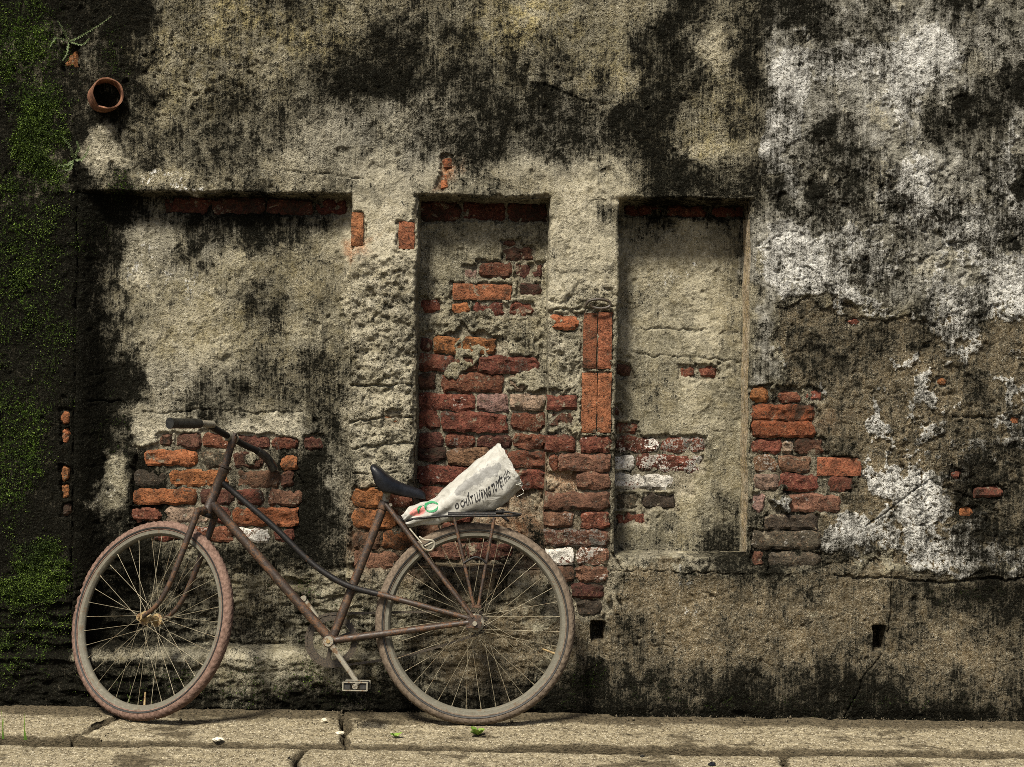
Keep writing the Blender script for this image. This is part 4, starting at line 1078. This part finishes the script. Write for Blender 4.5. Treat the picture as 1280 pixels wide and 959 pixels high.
def on_path(s):
    s %= tot[-1]
    i = max(0, int(np.searchsorted(tot, s, side='right') - 1)); i = min(i, n_ - 1)
    return path[i].lerp(path[(i + 1) % n_], (s - tot[i]) / max(1e-6, tot[i + 1] - tot[i]))
NL = int(tot[-1] / 0.0127)
for i in range(NL):
    a, b = on_path(tot[-1] * i / NL), on_path(tot[-1] * (i + 1) / NL)
    d = (b - a).normalized(); w_ = Vector((-d.z, 0, d.x)); o_ = 0.0036 if i % 2 else 0.0022
    for s in (-1, 1):
        cm.box((a + b) / 2 + Vector((0, s * o_, 0)), (0.0085, 0.0008, 0.0042 if i % 2 else .0036), (d, Vector((0, 1, 0)), w_))
cm.build("chain", M['chain'], bike)["kind"] = "stuff"

# saddle: wide back end tipped up, nose pointing to the rack
sd_m = []
sad = [  # top line (photo pixels), half width, height of the side skirt
    (464, 585, .060, .012), (464.5, 581, .078, .050), (469, 580, .086, .090), (476, 584, .088, .100), (483, 590.5, .082, .082), (491, 597.5, .066, .060), (500, 602.5, .048, .050), (512, 607, .036, .042), (523, 610.5, .029, .034), (530, 614, .022, .024), (533, 618.5, .010, .010)]
NSd = 18
vs_, fs_ = [], []
for i, (a, b, hw, dr) in enumerate(sad):
    hw, dr = hw * 0.84, dr * 0.74
    c0_ = bp(a, b)
    for j in range(NSd + 1):
        u = -1 + 2 * j / NSd; au = abs(u)
        if au < 0.62:
            yy = hw * 0.94 * (u / 0.62); dz = 0.010 * (au / 0.62) ** 2.5; dx = 0.0
        else:
            k_ = (au - 0.62) / 0.38; yy = math.copysign(hw * (0.94 + 0.06 * math.sin(k_ * math.pi)) * (1 - 0.10 * k_ * k_), u); dz = 0.010 + dr * k_; dx = 0.010 * k_ * (1 - i / 10)
        vs_.append(c0_ + Vector((dx, yy, -dz)))
for i in range(len(sad) - 1):
    for j in range(NSd):
        fs_.append((i * (NSd + 1) + j, (i + 1) * (NSd + 1) + j, (i + 1) * (NSd + 1) + j + 1, i * (NSd + 1) + j + 1))
smb = MB(); smb.add(vs_, fs_)
saddle = smb.build("saddle", M['saddle'], bike)
sm = saddle.modifiers.new("thick", 'SOLIDIFY'); sm.thickness = 0.007; sm.offset = -1
ss = saddle.modifiers.new("sub", 'SUBSURF'); ss.levels = 2; ss.render_levels = 2
MB().tube([st_t, bp(484.5, 614)], 0.0125, 14).build("seat_post", M['steel'], saddle)
for c in (0.045, -0.045):
    coil = [bp(473, 612, c) + Vector((0.011 * math.cos(t * .7), 0.011 * math.sin(t * .7), 0.034 * t / 36)) for t in range(37)]
    MB().tube(coil, 0.0024, 6).build("saddle_spring", M['chain'], saddle)
    MB().tube(spline([bp(473, 612, c), bp(484, 614, c * .8), bp(500, 613, c * .5), bp(522, 618, c * .25)], 5), 0.0035, 8).build("saddle_rail", M['chain'], saddle)
MB().box(bp(485, 613), (0.016, 0.05, 0.011)).build("saddle_clamp", M['chain'], saddle)

# carrier
RK = 0.055
rk = MB()
for c in (RK, -RK):
    rk.tube(spline([bp(508, 651, c * .4), bp(520, 648.5, c * .7), bp(545, 646, c), bp(568, 645, c), bp(610, 645, c), bp(640, 644.5, c * .9), bp(650, 644, c * .5)], 5), 0.0042, 8)
for px in (548, 572, 596, 618, 640):
    rk.tube([bp(px, 645, RK), bp(px, 645, -RK)], 0.0034, 8)
rk.tube([bp(650, 644, RK * .5), bp(650, 644, -RK * .5)], 0.0042, 8)
rack = rk.build("carrier", M['black_paint'], bike)
clip = MB()
for c in (0.022, -0.022):
    clip.tube(spline([bp(508, 647.5, c), bp(540, 641.5, c), bp(565, 639, c), bp(600, 638.5, c), bp(628, 639.5, c), bp(652, 643, c * .9)], 5), 0.0036, 8)
clip.tube([bp(565, 639, .022), bp(565, 639, -.022)], 0.0034, 8); clip.tube([bp(628, 639.5, .024), bp(628, 639.5, -.024)], 0.009, 10)
clip.tube([bp(600, 640, .022), bp(628, 640, .022)], 0.0075, 10); clip.tube([bp(628, 645, .03), bp(636, 652, .032)], [0.006, .004], 8)
clip.build("spring_clip", M['black_paint'], rack)
MB().tube([bp(560, 643, .045), bp(620, 643, .045)], 0.0085, 10).build("spring_rod", M['black_paint'], rack)
for c in (0.064, -0.064):
    for (a, b) in (((567.5, 647), (592, 757)), ((618, 647), (598, 757))):
        MB().tube([bp(*a, c * .88), bp(*b, c)], 0.0052, 10).build("strut", M['frame'], rack)
    MB().tube(spline([bp(579.5, 704, c), bp(592, 697, c), bp(600, 698, c), bp(608, 704, c)], 5), 0.0036, 8).build("strut_tie", M['black_paint'], rack)
    MB().box(bp(595, 758, c), (0.018, 0.003, 0.005)).build("strut_foot", M['frame'], rack)
MB().tube(spline([bp(505, 652, 0), bp(498, 646, 0), bp(487, 640, 0)], 4), 0.004, 8).build("carrier_stay", M['black_paint'], rack)

# ------------------------------------------------------------------ sack clamped on the carrier
SK = [  # upper edge, lower edge (photo pixels), depth half thickness
    ((503, 647), (508, 656), .012), ((513, 636), (520, 657), .026), ((528, 630), (536, 656), .036), ((545, 623), (556, 652), .043), ((562, 607), (577, 646), .048),
    ((580, 591), (597, 642), .053), ((598, 576), (616, 638), .058), ((612, 565), (634, 627), .060), ((621, 558), (646, 614), .060), ((625, 555.5), (653, 605), .058)]
bw = lambda v: bike.matrix_basis @ v
bpy.context.view_layer.update()
bm_ = Matrix.Translation((0, YB, 0)) @ Matrix.Rotation(-LEAN, 4, 'X')
def sack_pt(t, th, inset=0.0):
    """t 0..1 tail to mouth, th angle: 0 up, 90 towards the viewer"""
    f = t * (len(SK) - 1); i = min(int(f), len(SK) - 2); f -= i
    up = bp(*SK[i][0], .012).lerp(bp(*SK[i + 1][0], .012), f); lo = bp(*SK[i][1], .012).lerp(bp(*SK[i + 1][1], .012), f); hw = SK[i][2] * (1 - f) + SK[i + 1][2] * f
    c = (up + lo) / 2; u = (up - lo) / 2; ul = u.length; u.normalize()
    wr = 0.0035 * float(fbm(np.array([t * 1.3]), np.array([th * 0.35]), 5, 3, 4)[0]) + 0.0040 * t * math.sin(th * 5 + t * 3) * (1 if t > .6 else t / .6)
    wr += 0.005 * (1 - t) * math.sin(th * 6 + t * 14) + (0.004 if 1.2 < th < 2.5 else 0.011) * float(fbm(np.array([t * 2.2 + 7]), np.array([th * 0.55]), 1.6, 4, 8, 0.6, True)[0] - .3)
    return bm_ @ (c + u * (math.cos(th) * (ul - inset + wr)) + Vector((0, -1, 0)) * (math.sin(th) * (hw - inset + wr)))
sack_root = tag(empty("plastic_sack", tuple(bm_ @ bp(575, 646, .012))), "white woven plastic sack with black lettering clamped on the bicycle carrier", "sack")
inv_s = Matrix.Translation(-sack_root.location)
NT2, NTH = 64, 56
vs_, fs_ = [], []
for lay in (0, 1):
    for i in range(NT2 + 1):
        t = i / NT2
        for j in range(NTH):
            th = 2 * math.pi * j / NTH
            tt2 = t
            p = sack_pt(tt2, th, 0.0022 * lay)
            if i >= NT2 - 2: p = p + Vector((0.002, 0, 0.001)) * (math.sin(th * 9) * (i - NT2 + 3) / 3)
            vs_.append(inv_s @ p)
n1_ = (NT2 + 1) * NTH
for lay in (0, 1):
    for i in range(NT2):
        for j in range(NTH):
            j2 = (j + 1) % NTH
            qd = (lay * n1_ + i * NTH + j, lay * n1_ + i * NTH + j2, lay * n1_ + (i + 1) * NTH + j2, lay * n1_ + (i + 1) * NTH + j)
            fs_.append(qd if lay else qd[::-1])
for j in range(NTH):
    j2 = (j + 1) % NTH
    fs_.append((NT2 * NTH + j, n1_ + NT2 * NTH + j, n1_ + NT2 * NTH + j2, NT2 * NTH + j2))
fs_.append(tuple(range(NTH)))
sk_me = bpy.data.meshes.new("sack_body"); sk_me.from_pydata([tuple(v) for v in vs_], [], fs_); sk_me.update()
pr = np.zeros((len(vs_), 4), np.float32)
for i in range(NT2 + 1):
    for j in range(NTH):
        t, th = i / NT2, math.degrees(2 * math.pi * j / NTH)
        g = 0.0
        if 0.42 < t < 0.90: g = max(0.0, 1 - abs((th - (66 + 20 * (t - .42))) / 24)) * min(1, (t - .42) / .06) * min(1, (.90 - t) / .12)
        pk = max(0, 1 - math.hypot((t - .16) / .10, (th - 62) / 42))
        pr[i * NTH + j] = (g, pk, 0, 1)
add_attr(sk_me, "print", pr)
t = NT("woven_plastic")
gk, pkk, _, _ = t.attr("print")
g = t.coord()
n1 = t.noise(55, 7, 0.7, g); n2 = t.noise(18, 4, 0.6, g)
c = t.mix(t.ramp(n2, 0.4, 0.62, 0, .5), (0.36, 0.357, 0.325), (0.22, 0.21, 0.175))
c = t.mix(t.ramp(t.math('ADD', gk, t.math('MULTIPLY_ADD', n1, 1.8, -0.9)), 0.38, 0.54, 0, .72), c, (0.15, 0.15, 0.145))
c = t.mix(t.ramp(t.math('ADD', pkk, t.math('MULTIPLY_ADD', n2, 0.8, -0.4)), 0.25, 0.4, 0, .8), c, (0.55, 0.16, 0.14))
wv = t.n("ShaderNodeTexWave"); wv.inputs["Scale"].default_value = 190
t.put(wv.inputs["Vector"], g)
M['sack'] = t.out(c, 0.5, t.bump(t.math('ADD', t.math('MULTIPLY', n1, .35), t.math('ADD', t.math('MULTIPLY', wv.outputs["Fac"], .05), t.math('MULTIPLY', t.noise(22, 1, 0.4, g, 1.2), 1.6))), 0.8, 0.007), spec=0.35)
sack = link("sack_body", sk_me, M['sack'], sack_root)
def surf(t, th, off=0.0014):
    e = 0.004
    p = sack_pt(t, th); a = sack_pt(min(1, t + e), th) - p; b = sack_pt(t, th + 0.02) - p
    n = a.cross(b).normalized()
    if n.y > 0: n = -n
    return inv_s @ (p + n * off)
# lettering, wrapped round the sack
fc = bpy.data.curves.new("lettering", 'FONT'); fc.body = "O CH\u1ea4T L\u01af\u1ee2NG TUY\u1ec6T H\u1ea2O"; fc.size = 1.0; fc.offset = 0.030; fc.resolution_u = 3
fo = bpy.data.objects.new("lettering", fc); col.objects.link(fo)
bpy.context.view_layer.update()
fm = bpy.data.meshes.new_from_object(fo.evaluated_get(bpy.context.evaluated_depsgraph_get()))
bpy.data.objects.remove(fo); bpy.data.curves.remove(fc)
co_ = np.zeros(len(fm.vertices) * 3, np.float32); fm.vertices.foreach_get("co", co_); co_ = co_.reshape(-1, 3)
x0_, x1_ = co_[:, 0].min(), co_[:, 0].max()
for v, c_ in zip(fm.vertices, co_):
    u = (c_[0] - x0_) / (x1_ - x0_); y = c_[1]
    t_ = 0.425 + 0.465 * u + 0.012 * y
    th = R(122 - 8 * u) - R(30 - 5 * u) * y
    v.co = surf(t_, th)
fm.materials.clear()
link("lettering", fm, M['letter'], sack_root, False)["label"] = "black capital letters printed along the sack"
def arc(cx, cy, r, a0, a1, w, asp):
    p_, f_ = [], []
    for i in range(17):
        a = R(a0 + (a1 - a0) * i / 16); ww = w * math.sin(math.pi * (i + .6) / 17.2)
        for s in (-1, 1): p_.append(surf(cx + (r + s * ww) * math.cos(a) * asp, R(cy) - (r + s * ww) * math.sin(a) * 9))
    for i in range(16): f_.append((2 * i, 2 * i + 1, 2 * i + 3, 2 * i + 2))
    return p_, f_
lg = MB()
for ar in ((.285, 66, .048, -10, 200, .013, 1.0), (.285, 66, .046, 185, 345, .010, 1.0), (.245, 80, .075, 60, 175, .017, 1.0)): lg.add(*arc(*ar))
lg.build("printed_leaf", M['green_ink'], sack_root, False)["label"] = "green leaf-shaped print near the tail of the sack"
for i in range(9):
    a = sack_pt(1.0, R(random.uniform(60, 165))); ln = random.uniform(.012, .05)
    MB().tube([inv_s @ (a + Vector((random.uniform(-.003, .003) * k, random.uniform(-.002, .002) * k, -ln * k / 5))) for k in range(6)], 0.0007, 5).build("loose_thread", M['thread'], sack_root)

# ------------------------------------------------------------------ moss, plants, grit
def add_tint(me, vals):
    a = me.attributes.new("tint", 'FLOAT', 'POINT'); a.data.foreach_set("value", np.asarray(vals, np.float32))
mw = (np.clip(moss - 0.30 + nc * 0.5, 0, 1) * (niche < 0.5) * (PX > -60) * (PX < 760)).ravel()
mw = mw * (0.25 + 1.6 * sstep(-0.05, 0.35, fbm(X, Z, 11, 4, 151)).ravel()) * np.where(PX.ravel() > 110, 0.35, 1.0)
mw = mw + (sstep(0.6, 0.9, moss) * 0.6).ravel() * (PX.ravel() > -60)
pw = mw / mw.sum(); NMOSS = 60000
idx = RNG.choice(len(pw), NMOSS, p=pw)
base = POS[idx] + RNG.normal(0, 0.0016, (NMOSS, 3)); base[:, 1] -= 0.002
sz = RNG.uniform(0.0014, 0.0036, NMOSS)[:, None]
d1 = RNG.normal(0, 1, (NMOSS, 3)); d1[:, 1] = -np.abs(d1[:, 1]) * 1.2; d1[:, 2] += 0.4; d1 /= np.linalg.norm(d1, axis=1)[:, None]
d2 = np.cross(d1, RNG.normal(0, 1, (NMOSS, 3))); d2 /= np.linalg.norm(d2, axis=1)[:, None]
mv = np.stack([base, base + d1 * sz * 1.0 + d2 * sz * .5, base + d1 * sz * 2.0, base + d1 * sz * 1.0 - d2 * sz * .5], 1).reshape(-1, 3)
mme = np_mesh("moss", mv, np.arange(NMOSS * 4).reshape(-1, 4)); add_tint(mme, np.repeat(np.clip(RNG.random(NMOSS) ** 2.2 * (0.95 + 1.2 * fbm(base[:, 0], base[:, 2], 9, 3, 171)), 0, 1), 4))
tag(link("moss", mme, M['moss'], None, False), "dark green moss growing over the black pier and damp foot of the wall", "moss", kind="stuff")

def surface_y(px, py):
    x, _, z = W(px, py)
    return float(Yw[np.searchsorted(uz, z), np.searchsorted(ux, x)])
def frond(mb, tints, pts, leaf, dens=14):
    sp_ = spline(pts, 8)
    n0 = len(mb.v); mb.tube(sp_, [0.0016 - 0.0010 * i / len(sp_) for i in range(len(sp_))], 5); tints += [0.55] * (len(mb.v) - n0)
    for i in range(2, len(sp_) - 1):
        t = (sp_[i] - sp_[i - 1]).normalized()
        for s in (-1, 1):
            sd_ = t.cross(Vector((0, -1, 0.2))).normalized() * s
            L = leaf * (1 - 0.6 * i / len(sp_)) * random.uniform(.6, 1.2); d = (sd_ * .8 + t * .5 + Vector((0, random.uniform(-.4, .1), -.1))).normalized()
            w_ = d.cross(Vector((0, 1, 0))).normalized() * L * .22; p = sp_[i]
            n0 = len(mb.v); mb.add([p, p + d * L * .5 + w_, p + d * L, p + d * L * .5 - w_], [(0, 1, 2, 3)]); tints += [random.random()] * 4
def plant(name, fronds, lab, leaf, y=None):
    px, py = fronds[0][0][:2]
    root = Vector(W(px, py, 0)); yy = surface_y(px, py)
    o = tag(empty(name, (root.x, yy, root.z)), lab, "fern", "small ferns rooted in the wall")
    for fr in fronds:
        mb, ti = MB(), []
        pts = [Vector(W(a, b, yy - c)) - o.location for a, b, c in fr]
        frond(mb, ti, pts, leaf)
        ob = mb.build("frond", M['fern'], o, False); add_tint(ob.data, ti)
plant("wall_fern", [[(86, 52, .0), (100, 46, .03), (120, 34, .05), (140, 20, .06)], [(86, 52, .0), (80, 40, .03), (72, 25, .05)], [(86, 52, 0), (102, 56, .03), (112, 48, .05)], [(86, 52, 0), (70, 48, .04), (62, 60, .05)], [(86, 52, 0), (84, 66, .03), (78, 76, .04)]], "thin sprawling fern on the moss above the clay pipe", .008)
plant("wall_fern", [[(92, 200, .0), (84, 206, .03), (72, 207, .05)], [(92, 200, .0), (88, 185, .03), (78, 170, .05)], [(92, 200, 0), (104, 198, .03), (112, 182, .05)], [(92, 200, 0), (88, 212, .03), (80, 212, .05)], [(92, 200, 0), (98, 186, .03), (96, 176, .04)]], "small pale fern on the moss below the clay pipe", .010)

def blade_tuft(name, px, py, hs, lab, grp="weeds in the pavement cracks", cat="grass"):
    x, y, z = ground_at(px, py); o = tag(empty(name, (x, y, 0.0)), lab, cat, grp)
    for h_, lx in hs:
        mb = MB(); n = 6; ti = []
        for i in range(n + 1):
            t = i / n; w_ = 0.0022 * (1 - t) + 0.0002; cx = lx * t * t
            mb.v += [(cx - w_, -0.01 * t, h_ * t), (cx + w_, -0.01 * t, h_ * t)]; ti += [t * .8] * 2
        for i in range(n): mb.f.append((2 * i, 2 * i + 1, 2 * i + 3, 2 * i + 2))
        ob = mb.build("blade", M['grass'], o, False); add_tint(ob.data, ti); ob.location.x = random.uniform(-.006, .006)
blade_tuft("grass_tuft", 160, 884, [(.075, .006), (.055, -.008), (.04, .014)], "thin grass blades at the wall foot beside the front wheel")
blade_tuft("grass_tuft", 31, 925, [(.085, .003), (.05, -.006)], "lone thin grass blades in the slab joint near the edge")
blade_tuft("grass_tuft", 4, 924, [(.09, -.004), (.07, .006)], "tall grass blades at the very edge of the pavement")
def sprout(px, py, n, L, lab):
    x, y, z = ground_at(px, py); o = tag(empty("sprout", (x, y, 0.0)), lab, "weed", "weeds in the pavement cracks")
    for i in range(n):
        a = 2 * math.pi * i / n + random.random(); el = random.uniform(.25, .9); l_ = L * random.uniform(.7, 1.2)
        d = Vector((math.cos(a) * math.cos(el), math.sin(a) * math.cos(el), math.sin(el))); w_ = Vector((-math.sin(a), math.cos(a), 0)) * l_ * .33
        mb = MB(); mb.add([(0, 0, 0), d * l_ * .45 + w_ * .8, d * l_ * .8 + w_, d * l_ * 1.1 + Vector((0, 0, -.004)), d * l_ * .8 - w_, d * l_ * .45 - w_ * .8, d * l_ * .6 + Vector((0, 0, -.003))], [(0, 1, 6), (1, 2, 6), (2, 3, 6), (3, 4, 6), (4, 5, 6), (5, 0, 6)])
        ob = mb.build("leaf", M['grass'], o, False); add_tint(ob.data, [random.uniform(.2, 1)] * 7)
sprout(597, 919, 9, .030, "green sprout with rounded leaves below the rear wheel")
sprout(494, 921, 6, .022, "tiny green sprout in the slab crack below the pedal")

def stone(name, px, py, size, lab, mat, cat="stone", flat=.5, seed=0):
    x, y, z = ground_at(px, py); rs = random.Random(seed)
    mb = MB(); n = 9; rings = 5; vs_ = []
    for i in range(rings):
        ph = math.pi * (i + .5) / rings
        for k in range(n):
            a = 2 * math.pi * k / n; r_ = size * (1 + rs.uniform(-.28, .28))
            vs_.append((r_ * math.sin(ph) * math.cos(a), r_ * math.sin(ph) * math.sin(a) * .8, r_ * flat * math.cos(ph)))
    fs_ = [tuple(range(n))] + [tuple((rings - 1) * n + k for k in range(n))[::-1]]
    for i in range(rings - 1):
        for k in range(n): fs_.append((i * n + k, (i + 1) * n + k, (i + 1) * n + (k + 1) % n, i * n + (k + 1) % n))
    mb.add(vs_, fs_); o = mb.build(name, mat, None, False); o.location = (x, y, size * flat * .6)
    return tag(o, lab, cat, "loose bits on the pavement")
stone("plaster_flake", 272, 926, .017, "pale plaster flake lying in front of the front wheel", M['pale_stone'], "flake", .35, 1)
stone("plaster_flake", 405, 902, .012, "small white plaster flake at the slab joint under the pedal", M['pale_stone'], "flake", .5, 2)
stone("plaster_flake", 425, 917, .014, "flat pale plaster flake on the pavement beside the slab joint", M['pale_stone'], "flake", .3, 3)
stone("pebble", 803, 946, .007, "dark pebble on the pavement edge", M['rubber'], "stone", .6, 4)
stone("stone_chip", 890, 957, .012, "blue-black chip lying nearest the viewer", M['saddle'], "stone", .5, 5)
# grit and crumbled mortar along the foot of the wall
NG = 1500
gx = RNG.uniform(-1.9, 1.9, NG); gy = -np.abs(RNG.normal(0.03, 0.11, NG)) - 0.02; gs = RNG.uniform(0.0012, 0.0034, NG) * (1 + (RNG.random(NG) > .96) * 1.2)
gy = np.maximum(gy, -0.75)
tet = np.array([(1, 0, -.5), (-.6, .9, -.5), (-.6, -.9, -.4), (0.1, 0, .8)], np.float32)
rot = RNG.uniform(0, 6.28, NG); cr_, sr_ = np.cos(rot), np.sin(rot)
tv = tet[None] * gs[:, None, None]
gv = np.stack([tv[..., 0] * cr_[:, None] - tv[..., 1] * sr_[:, None] + gx[:, None], tv[..., 0] * sr_[:, None] + tv[..., 1] * cr_[:, None] + gy[:, None], tv[..., 2] + 0.002], -1).reshape(-1, 3)
gq = (np.arange(NG) * 4)[:, None, None] + np.array([(0, 1, 3), (1, 2, 3), (2, 0, 3), (0, 2, 1)])[None]
gme = np_mesh("grit", gv, gq.reshape(-1, 3))
tag(link("grit", gme, M['grit'], None, False), "crumbled mortar and grit scattered along the wall foot", "grit", kind="stuff")
